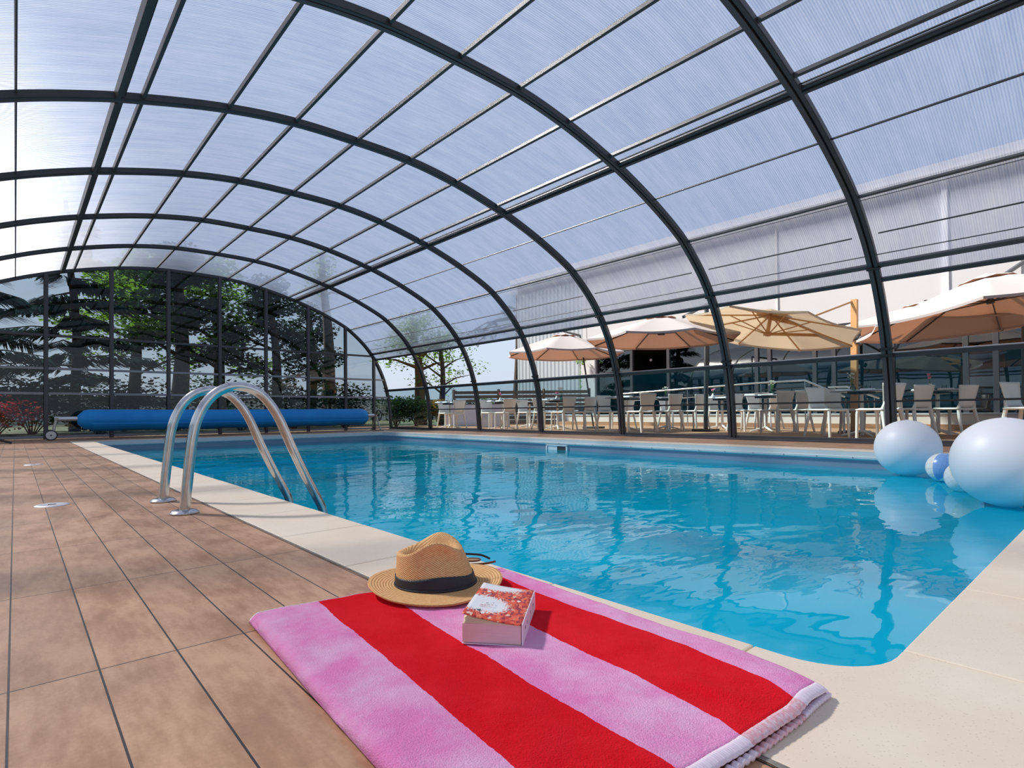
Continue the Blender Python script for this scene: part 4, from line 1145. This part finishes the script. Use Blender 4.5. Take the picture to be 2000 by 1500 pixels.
def napkin():
    m = MB(); m.box((0, 0, 0.011), (0.22, 0.12, 0.022)); m.box((0.01, 0.0, 0.026), (0.19, 0.10, 0.012), Matrix.Rotation(0.1, 3, 'Z')); o = m.build('folded_napkin', 'napkin_white', bevel=0.005)
    tag(o, None, 'napkin', 'folded white napkins on the terrace tables'); return o
nap0 = napkin(); _nu = [False]
def glass0():
    m = MB(); m.lathe([(0.022, 0), (0.028, 0.004), (0.033, 0.09), (0.031, 0.09), (0.026, 0.01), (0.0, 0.008)], 16); o = m.build('water_glass', 'clear_glass', smooth=True)
    tag(o, None, 'glass', 'water glasses on the terrace tables'); return o
gl0 = glass0(); _gu = [False]
def place(proto, used, loc, rz, lab):
    if not used[0]:
        used[0] = True; proto.location = loc; proto.rotation_euler = (0, 0, rz); proto['label'] = lab
    else: dup(proto, loc, rz, lab)
for i, (x, y, d) in enumerate(TB):
    place(tab0, _tu, (x, y, 0), random.uniform(-0.05, 0.05), 'dark-topped %s on a white pedestal' % d)
    for sx, sy, w in ((-0.255, -0.17, 'glass side, nearer end'), (-0.255, 0.17, 'glass side, farther end'), (0.20, -0.17, 'restaurant side, nearer end'), (0.20, 0.17, 'restaurant side, farther end')):
        place(nap0, _nu, (x+sx, y+sy, 0.706), R(90)+random.uniform(-0.2, 0.2), 'white napkin on the %s, %s' % (d, w))
    place(gl0, _gu, (x+0.05, y-0.08, 0.706), 0, 'water glass on the %s' % d)
# flowers
def flowers(loc, kind, lab, h=0.16):
    r = empty('flower_vase', loc, label=lab, cat='vase of flowers', group='flower vases on the terrace tables')
    mat = 'bottle_glass' if kind != 'pink' else 'napkin_white'
    m = MB(); m.lathe([(0.030, 0), (0.040, 0.02), (0.042, 0.06), (0.020, 0.095), (0.018, 0.115), (0.023, 0.12)], 18); m.build('vase', mat, r, smooth=True)
    m = MB(); tips = []
    n = 3 if kind == 'pink' else 14
    for k in range(n):
        a = random.uniform(0, 6.28); q = random.uniform(0.01, 0.09 if kind != 'pink' else 0.03); z = 0.12+h*random.uniform(0.45, 1.0)
        m.tube([(0, 0, 0.05), (q*0.4*math.cos(a), q*0.4*math.sin(a), 0.14), (q*math.cos(a), q*math.sin(a), z)], 0.0018, 4); tips.append((q*math.cos(a), q*math.sin(a), z))
    m.build('stems', 'plant_stem', r)
    m = MB()
    for x, y, z in tips:
        pr = 0.036 if kind == 'pink' else 0.019
        for j in range(10 if kind == 'pink' else 5):
            a = 6.28*j/10*(1 if kind == 'pink' else 2); rr = pr*random.uniform(0.6, 1)
            m.add([(x, y, z), (x+rr*math.cos(a), y+rr*math.sin(a), z+pr*0.5), (x+rr*0.8*math.cos(a+0.6), y+rr*0.8*math.sin(a+0.6), z+pr*0.9)], [(0, 1, 2)])
        m.lathe([(pr*0.3, -pr*0.3), (pr*0.6, 0), (pr*0.35, pr*0.5)], 8, (x, y, z))
    m.build('blooms', 'pink_petal' if kind == 'pink' else 'white_petal', r)
T7 = 0.706
flowers((9.52, 11.20, T7), 'pink', 'pink flower in a small white vase on the second table from the far end', 0.10)
flowers((9.90, 9.52, T7), 'pink', 'pink flower low on the third front table', 0.06)
flowers((9.75, 9.22, T7), 'white', 'white sprig in a vase behind the broad chair back of the third table', 0.17)
flowers((10.95, 7.15, T7), 'white', 'thin sprig in a green glass vase left of the grey parasol pole', 0.14)
flowers((12.22, 6.70, T7), 'pink', 'pink flower beside the grey parasol pole', 0.10)
flowers((11.0, 4.80, T7), 'white', 'spray of baby\'s breath on the middle bay table', 0.18)
flowers((9.98, 3.08, T7), 'white', 'white flowers in a green glass vase in front of the wooden post', 0.17)
flowers((11.0, 2.28, T7), 'pink', 'pink flower above the nearer big ball', 0.14)

def cloth_table(loc, rz, L, W, H, lab):
    r = empty('buffet_table', loc, rz, label=lab, cat='table', group='buffet tables covered with pale cloths')
    def side(u, v):
        per = 2*(L+W); s = u*per; amp = 0.018*v
        w = amp*math.sin(s*16)
        if s < L: p = (-L/2+s, -W/2-w-0.01*v)
        elif s < L+W: p = (L/2+w+0.01*v, -W/2+(s-L))
        elif s < 2*L+W: p = (L/2-(s-L-W), W/2+w+0.01*v)
        else: p = (-L/2-w-0.01*v, W/2-(s-2*L-W))
        return (p[0], p[1], H-(H-0.01)*v)
    m = MB(); m.grid(side, 160, 8); m.box((0, 0, H), (L, W, 0.012)); m.build('tablecloth', 'table_linen', r, smooth=True)
    for x in (-L/2+0.1, L/2-0.1):
        m = MB(); m.bar((x, 0, 0), (x, 0, H-0.02), 0.04); m.build('leg', 'frame_grey', r)
cloth_table((10.95, 14.60, 0), R(-42), 1.35, 0.6, 0.68, 'long buffet table under a lilac-white cloth behind the farthest chairs')
cloth_table((10.6, 12.75, 0), R(-42), 0.85, 0.5, 0.66, 'shorter buffet table under a lilac-white cloth behind the second table')

# ------------------------------------------------------------------ parasols
def parasol(name, c, Rr, rim, apex, hub, pole, cloth, frame, lab, tilt=(0, 0), arm=None, n=8, rot=0.0, thick_pole=0.03, sag=0.05, strut=None, square_pole=False, housing=None):
    root = empty(name, (pole[0][0], pole[0][1], 0), label=lab, cat='parasol', group='cantilever parasols over the terrace')
    O = Vector((pole[0][0], pole[0][1], 0))
    def W2(p): return tuple(Vector(p)-O)
    TM = Matrix.Rotation(tilt[0], 3, 'X') @ Matrix.Rotation(tilt[1], 3, 'Y'); cc = Vector((c[0], c[1], rim))
    def T(x, y, z): return W2(TM @ Vector((x, y, z-rim))+cc)
    m = MB(); K = 8; S = 6
    corner = [(Rr*math.cos(rot+2*math.pi*k/n), Rr*math.sin(rot+2*math.pi*k/n)) for k in range(n)]
    V = []; F = []
    for r in range(1, S+1):
        f = r/S
        for k in range(n):
            (x0, y0), (x1, y1) = corner[k], corner[(k+1) % n]
            for j in range(K):
                t = j/K; edge = math.sin(math.pi*t)
                x = (x0+(x1-x0)*t)*f*(1-0.035*edge*f); y = (y0+(y1-y0)*t)*f*(1-0.035*edge*f)
                z = apex-(apex-rim)*f**1.12-sag*edge*f*0.55
                V.append(T(x, y, z))
    V.append(T(0, 0, apex+0.0)); NN = n*K
    for r in range(S-1):
        for k in range(NN): F.append((r*NN+k, r*NN+(k+1) % NN, (r+1)*NN+(k+1) % NN, (r+1)*NN+k))
    for k in range(NN): F.append((S*NN, (k+1) % NN, k))
    # valance
    o = len(V)
    for k in range(NN):
        p = V[(S-1)*NN+k]; V.append((p[0], p[1], p[2]-0.035))
    for k in range(NN): F.append(((S-1)*NN+k, (S-1)*NN+(k+1) % NN, o+(k+1) % NN, o+k))
    m.add(V, F); can = m.build('canopy', cloth, root, smooth=True)
    m = MB(); V = [T(0, 0, apex+0.045)]; F = []
    for k in range(n*2):
        a = rot+math.pi*k/n; rr = Rr*0.20*(1 if k % 2 == 0 else 0.94); V.append(T(rr*math.cos(a), rr*math.sin(a), apex-(apex-rim)*0.165+(0.016 if k % 2 == 0 else 0.036)))
    F = [(0, 1+k, 1+(k+1) % (2*n)) for k in range(2*n)]; m.add(V, F); m.build('vent_cap', cloth, can)
    for k in range(n):
        x, y = corner[k]; m = MB(); m.bar(T(0, 0, apex-0.05), T(x*0.99, y*0.99, rim-0.015), 0.016, 0.022); rb = m.build('rib', frame, root)
        m = MB(); m.bar(T(0.02*math.cos(k), 0.02*math.sin(k), hub), T(x*0.48, y*0.48, apex-(apex-rim)*0.48**1.12-0.045), 0.013, 0.016); m.build('strut', frame, rb)
    m = MB(); m.bar(T(0, 0, hub-0.03), T(0, 0, apex), 0.045, 0.045); m.bar(T(0, 0, hub-0.03), T(0, 0, hub+0.03), 0.09, 0.09); m.build('hub', frame, root)
    m = MB()
    if square_pole: m.bar(W2(pole[0]), W2(pole[1]), thick_pole*2, thick_pole*2)
    else: m.tube([W2(pole[0]), W2(pole[1])], thick_pole, 14)
    m.build('pole', frame, root, smooth=not square_pole)
    m = MB(); m.box((0, 0, 0.025), (0.40, 0.40, 0.05)); m.build('base', 'black_plastic', root, bevel=0.01)
    if arm:
        for a, b, w in arm:
            m = MB(); m.bar(W2(a), W2(b), w, w*1.4); m.build('arm', frame, root)
    if housing:
        m = MB(); m.box(W2(housing), (0.13, 0.13, 0.16)); m.box((housing[0]-O.x-0.08, housing[1]-O.y-0.10, housing[2]-0.10), (0.03, 0.10, 0.14), Matrix.Rotation(0.5, 3, 'X')); m.build('crank_housing', 'frame_grey', root, bevel=0.015)
    return root
# 1 far brown parasol
parasol('parasol', (9.59, 8.98), 1.40, 1.78, 2.24, 1.93, ((10.95, 9.25, 0), (10.70, 9.45, 2.35)), 'taupe_canvas', 'dark_frame', 'smallest white-topped taupe parasol, farthest left over the terrace', rot=R(22.5)+0.1, arm=[((10.70, 9.45, 2.35), (9.62, 9.0, 2.30), 0.035)], thick_pole=0.02)
# 2
parasol('parasol', (8.85, 5.85), 1.40, 1.74, 2.16, 1.84, ((10.60, 5.98, 0), (10.63, 5.94, 2.62)), 'taupe_canvas', 'frame_grey', 'white-topped taupe parasol with the round grey steel pole in the middle', rot=R(10), arm=[((10.63, 5.94, 2.60), (9.10, 5.55, 2.13), 0.035), ((10.61, 5.95, 1.95), (8.9, 5.86, 2.12), 0.03)], thick_pole=0.045, housing=(10.58, 5.98, 1.92))
# 3 cream parasol with wooden frame
parasol('parasol', (9.63, 4.25), 1.42, 1.80, 2.10, 1.72, ((10.96, 3.37, 0), (10.98, 3.34, 2.34)), 'cream_canvas', 'warm_wood', 'cream parasol with honey-coloured wooden post and arm', rot=R(0), tilt=(R(6.5), R(10)), arm=[((10.98, 3.34, 2.32), (10.35, 3.85, 2.02), 0.022), ((11.0, 3.33, 1.70), (9.66, 4.22, 2.0), 0.05), ((11.0, 3.33, 1.70), (9.65, 4.22, 1.72), 0.035)], thick_pole=0.047, square_pole=True, housing=(10.98, 3.33, 1.70))
# 4 behind
parasol('parasol', (12.9, 2.75), 1.75, 1.95, 2.42, 2.0, ((13.55, 0.95, 0), (13.55, 0.95, 2.5)), 'taupe_canvas', 'dark_frame', 'wide pale parasol behind, between the wooden post and the largest parasol', rot=R(12), arm=[((13.55, 0.95, 2.45), (12.9, 2.75, 2.45), 0.04)], thick_pole=0.03)
# 5 large one at the right edge
parasol('parasol', (10.65, 1.45), 1.75, 1.78, 2.36, 1.98, ((12.70, 1.33, 0), (12.74, 1.30, 2.95)), 'taupe_canvas', 'frame_grey', 'largest white-topped taupe parasol at the right edge with a grey pole', rot=R(5), tilt=(R(-7), 0), arm=[((12.74, 1.30, 2.90), (11.1, 1.48, 2.34), 0.04), ((12.70, 1.32, 2.2), (10.98, 1.5, 2.30), 0.035)], thick_pole=0.055, housing=(12.68, 1.33, 2.25))

# ------------------------------------------------------------------ garden
def leafmesh(m, c, rad, n, size, flat=0.5, mi=0, rng=random):
    for _ in range(n):
        while True:
            p = Vector((rng.uniform(-1, 1), rng.uniform(-1, 1), rng.uniform(-1, 1)))
            if p.length <= 1: break
        p = Vector((c[0]+p.x*rad[0], c[1]+p.y*rad[1], c[2]+p.z*rad[2]))
        a = rng.uniform(0, 6.28); t = rng.uniform(-1, 1)
        d = Vector((math.cos(a), math.sin(a), t*0.6)).normalized(); u = d.cross(Vector((rng.uniform(-1, 1), rng.uniform(-1, 1), 1))).normalized()
        s = size*rng.uniform(0.6, 1.3)
        nrm = d.cross(u)
        m.add([p-d*s*0.5, p+u*s*0.32+nrm*s*0.08, p+d*s*0.5, p-u*s*0.32+nrm*s*0.08], [(0, 1, 2, 3)], mi)
def trunk_mb(base, top, r0, r1, lean=0.15, n=7):
    pts = []; rr = []
    for i in range(n+1):
        t = i/n; p = Vector(base).lerp(Vector(top), t)
        p += Vector((lean*math.sin(t*4+base[0]), lean*math.cos(t*3+base[1]), 0))*t*(1-t)*2
        pts.append(p); rr.append(r0+(r1-r0)*t)
    m = MB(); m.tube(pts, rr, 10); return m, pts
def tree(name, base, h, r, crown, mat, lab, leaf=0.13, n=2500, bark='bark_dark', kind='round', seed=1, ntr=1, group='trees beyond the glass end wall', clear=0.3):
    rng = random.Random(seed)
    root = empty(name, base, label=lab, cat='tree', group=group)
    m, pts = trunk_mb((0, 0, 0), (rng.uniform(-0.4, 0.4), rng.uniform(-0.3, 0.3), h*0.85), r, r*0.35, 0.3)
    br = MB(); L = MB(); clumps = []
    nb = 12 if kind == 'round' else 26
    for k in range(nb):
        t = clear+(0.98-clear)*k/nb; p = Vector((0, 0, 0)).lerp(pts[-1], t)
        a = k*2.399+rng.uniform(-0.3, 0.3)
        if kind == 'round':
            ln = crown*rng.uniform(0.5, 1.0)*math.sin(math.pi*min(0.95, 0.25+0.75*t)); q = p+Vector((math.cos(a)*ln, math.sin(a)*ln, ln*rng.uniform(0.15, 0.6)))
            br.tube([p, p.lerp(q, 0.5)+Vector((0, 0, 0.12)), q], [r*0.28, r*0.16, r*0.05], 6)
            for s in (0.45, 0.75, 1.0):
                cc = p.lerp(q, s)+Vector((rng.uniform(-0.3, 0.3), rng.uniform(-0.3, 0.3), rng.uniform(-0.1, 0.4)))
                rad = crown*rng.uniform(0.16, 0.30); clumps.append((cc, (rad, rad, rad*0.7)))
        else:
            ln = crown*(1.05-t)*rng.uniform(0.75, 1.1); q = p+Vector((math.cos(a)*ln, math.sin(a)*ln, -0.10*ln+rng.uniform(-0.1, 0.25)))
            br.tube([p, p.lerp(q, 0.5)+Vector((0, 0, 0.1)), q], [r*0.22, r*0.12, 0.012], 5)
            ax = (q-p); side = ax.cross(Vector((0, 0, 1))).normalized()
            nn = int(n/nb)
            for j in range(nn):
                s = rng.uniform(0.15, 1.05); w = rng.uniform(-1, 1)*(0.16+0.34*(1-abs(s-0.55)))*crown*0.32
                cpt = p.lerp(q, s)+side*w+Vector((0, 0, 0.1*math.sin(s*3)-abs(w)*0.25-rng.uniform(0, 0.16)))
                d = (ax.normalized()*0.6+side*(1 if w > 0 else -1)*0.8+Vector((0, 0, -0.5))).normalized(); sz = leaf*rng.uniform(0.8, 1.8)
                u = d.cross(Vector((0, 0, 1))).normalized()*sz*0.085
                L.add([cpt-u, cpt+u, cpt+d*sz+u*0.3, cpt+d*sz-u*0.3], [(0, 1, 2, 3)])
    if kind == 'round':
        tot = sum(c[1][0]**2 for c in clumps)
        for cc, rad in clumps: leafmesh(L, cc, rad, max(8, int(n*rad[0]**2/tot)), leaf, rng=rng)
    for v in br.v, : pass
    m.build('trunk', bark, root, smooth=True); br.build('branches', bark, root, smooth=True); f = L.build('foliage', mat, root)
    return root
# through the end glass
tree('conifer_tree', (1.35, 21.5, -0.03), 8.2, 0.16, 3.0, 'leaf_needle', 'dark drooping conifer behind the left panes of the end wall', 0.24, 12000, kind='con', seed=3, clear=0.16)
tree('conifer_tree', (-1.0, 19.8, -0.03), 7.5, 0.15, 2.6, 'leaf_needle', 'dark conifer at the left edge behind the end wall', 0.24, 8000, kind='con', seed=9, clear=0.18)
tree('leafy_tree', (3.5, 27.0, -0.03), 8.0, 0.26, 3.3, 'leaf_green', 'bright green leafy tree behind the second and third panes', 0.20, 6500, seed=5)
tree('leafy_tree', (4.3, 22.5, -0.03), 7.5, 0.32, 2.6, 'leaf_dark', 'dark thick-trunked tree right of the bright green tree', 0.18, 6500, seed=12, clear=0.35)
tree('leafy_tree', (6.1, 24.5, -0.03), 7.8, 0.25, 3.0, 'leaf_green', 'green tree behind the middle panes of the end wall', 0.19, 6000, seed=21)
tree('leafy_tree', (7.6, 22.3, -0.03), 6.6, 0.22, 2.4, 'leaf_dark', 'dark leafy tree right of the middle panes', 0.16, 6500, seed=31)
tree('leafy_tree', (9.9, 24.6, -0.03), 6.2, 0.20, 1.9, 'leaf_dark', 'narrow ivy-dark tree beside the bare trunk at the right of the end wall', 0.15, 4500, seed=44, clear=0.2)
tree('bare_trunk_tree', (9.85, 22.6, -0.03), 8.5, 0.30, 1.4, 'leaf_green', 'tree with a thick bare purple-brown trunk near the right panes', 0.15, 500, seed=8, clear=0.75)
# seen through the open side
tree('leafy_tree', (11.9, 18.8, -0.03), 4.9, 0.26, 2.2, 'leaf_green', 'thick leaning trunk with orange ivy at the far corner of the terrace', 0.13, 1900, bark='bark_ivy', seed=14, group='trees at the far terrace corner', clear=0.5)
tree('leafy_tree', (12.6, 18.4, -0.03), 4.4, 0.15, 1.9, 'leaf_green', 'slender forked tree right of the thick ivy trunk', 0.12, 1500, seed=17, group='trees at the far terrace corner', clear=0.28)
def pine_bough():
    rng = random.Random(5)
    root = empty('pine_tree', (17.6, 19.6, -0.03), label='pine whose dark bough reaches in from the right above the fence', cat='tree', group='trees at the far terrace corner')
    m, p = trunk_mb((0, 0, 0), (0.2, 0, 6.0), 0.2, 0.08); m.build('trunk', 'bark_dark', root, smooth=True)
    b = MB(); L = MB()
    for (q, z0) in (((-2.1, 0.35, 3.55), 4.6), ((-2.5, 0.5, 3.95), 4.9), ((-1.4, 0.9, 4.2), 5.0), ((1.5, 0.5, 4.6), 5.0), ((-1.2, -0.6, 4.9), 5.3)):
        q = Vector(q); s = Vector((0.1, 0, z0)); b.tube([s, s.lerp(q, 0.6)+Vector((0, 0, 0.25)), q], [0.06, 0.04, 0.015], 6)
        for k in range(16):
            c = s.lerp(q, rng.uniform(0.45, 1.04))+Vector((rng.uniform(-0.25, 0.25), rng.uniform(-0.25, 0.25), rng.uniform(-0.12, 0.22)))
            for j in range(26):
                d = Vector((rng.uniform(-1, 1), rng.uniform(-1, 1), rng.uniform(-0.5, 1))).normalized(); u = d.cross(Vector((0.3, 0.5, 1))).normalized()*0.008
                L.add([c-u, c+u, c+d*0.13], [(0, 1, 2)])
    b.build('branches', 'bark_dark', root, smooth=True); L.build('foliage', 'leaf_needle', root)
pine_bough()
def shrub(name, loc, rad, n, leaf, mat, lab, seed, group):
    rng = random.Random(seed); root = empty(name, loc, label=lab, cat='shrub', group=group)
    L = MB(); S = MB()
    for k in range(9):
        a = k*2.4; c = (rad[0]*0.55*math.cos(a)*(k/9)**0.5, rad[1]*0.55*math.sin(a)*(k/9)**0.5, rad[2]*(0.7+0.5*rng.random()))
        leafmesh(L, c, (rad[0]*0.6, rad[1]*0.6, rad[2]*0.62), n//9, leaf, rng=rng)
        S.tube([(c[0]*0.1, c[1]*0.1, 0), (c[0]*0.6, c[1]*0.6, c[2]*0.6), c], [0.015, 0.010, 0.005], 5)
    S.build('stems', 'bark_dark', root); L.build('foliage', mat, root)
shrub('red_leaf_shrub', (-0.35, 15.6, 0), (0.95, 0.6, 0.50), 1100, 0.09, 'leaf_red', 'red-leaved shrub behind the leftmost pane', 1, 'shrubs behind the end wall')
LOCS = [(1.4, 15.5, 'low dark shrub behind the reel\'s left end'), (2.9, 15.9, 'low dark shrub behind the third pane'), (4.4, 15.6, 'low dark shrub behind the ladder'), (5.9, 16.0, 'low dark shrub behind the right half of the reel'), (7.3, 15.7, 'low dark shrub behind the right-hand panes')]
for i, (x, y, lab) in enumerate(LOCS):
    shrub('garden_shrub', (x, y, 0), (0.9, 0.55, 0.36), 800, 0.10, 'leaf_dark', lab, 20+i, 'shrubs behind the end wall')
HB = [(0.3, 17.8, 'tall dark bush far behind the leftmost panes'), (2.2, 18.4, 'tall dark bush behind the conifer trunk'), (4.6, 18.6, 'tall dark bush behind the middle panes'), (6.8, 18.9, 'tall dark bush right of the middle panes'), (8.6, 18.6, 'tall dark bush behind the right panes')]
for i, (x, y, lab) in enumerate(HB):
    shrub('tall_bush', (x, y, 0), (1.35, 0.8, 0.95), 1500, 0.13, 'leaf_dark', lab, 40+i, 'tall bushes behind the end wall')
SB = [(9.3, 16.2, 0.85, 'leaf_dark', 'dense dark hedge bush nearest the far enclosure corner'), (10.3, 16.6, 0.80, 'leaf_dark', 'dense dark hedge bush behind the farthest chairs'), (11.5, 16.9, 0.72, 'leaf_autumn', 'rust and green bush under the ivy-clad trunk'), (12.6, 16.5, 0.62, 'leaf_dark', 'low hedge bush left of the slatted fence'), (13.9, 17.3, 0.80, 'leaf_green', 'green bush at the left corner of the building')]
for i, (x, y, h, mt, lab) in enumerate(SB):
    shrub('hedge_bush', (x, y, 0), (0.95, 0.7, h*0.75), 1700, 0.10, mt, lab, 60+i, 'hedge bushes by the terrace')
def fence():
    root = empty('slatted_fence', (13.2, 14.4, 0), label='dark horizontal slatted fence between the terrace and the garden', cat='fence')
    A = Vector((11.6, 16.2, 0)); B = Vector((15.1, 12.95, 0)); d = (B-A)
    for k in range(4):
        p = A+d*k/3-root.location; m = MB(); m.bar(p, p+Vector((0, 0, 1.25)), 0.07); m.build('post', 'fence_wood', root)
    for k in range(8):
        m = MB(); z = 0.10+0.148*k; m.bar(A-root.location+Vector((0, 0, z)), B-root.location+Vector((0, 0, z)), 0.02, 0.11); m.build('slat', 'fence_wood', root)
fence()
def back_buildings():
    r = empty('garden_wall', (3, 34, 0), label='low pale wall across the far end of the garden', cat='wall', kind='structure')
    m = MB(); m.box((0, 0, 0.65), (40, 0.3, 1.3)); m.build('wall_face', 'render_base', r)
    m = MB(); m.box((0, 0, 1.35), (40.2, 0.4, 0.10)); m.build('wall_cap', 'frame_edge', r)
back_buildings()
def climbing_plant():
    r = empty('potted_climber', (14.95, 12.2+1.0, 0.33), label='thin green climbing plant in a pot against the grey wall', cat='plant')
    m = MB(); m.lathe([(0.09, 0), (0.13, 0.24), (0.11, 0.24), (0.0, 0.22)], 16); m.build('pot', 'frame_edge', r, smooth=True)
    m = MB(); m.tube([(0, 0, 0.2), (0.02, 0.03, 0.9), (-0.02, 0, 1.5), (0.0, 0.02, 1.95)], 0.012, 6); m.build('stem', 'plant_stem', r)
    L = MB(); rng = random.Random(4)
    leafmesh(L, (0, 0, 1.9), (0.22, 0.22, 0.16), 110, 0.09, rng=rng); leafmesh(L, (0, 0, 1.2), (0.06, 0.06, 0.6), 50, 0.06, rng=rng); L.build('foliage', 'leaf_green', r)
climbing_plant()

# protos that never got used stay out
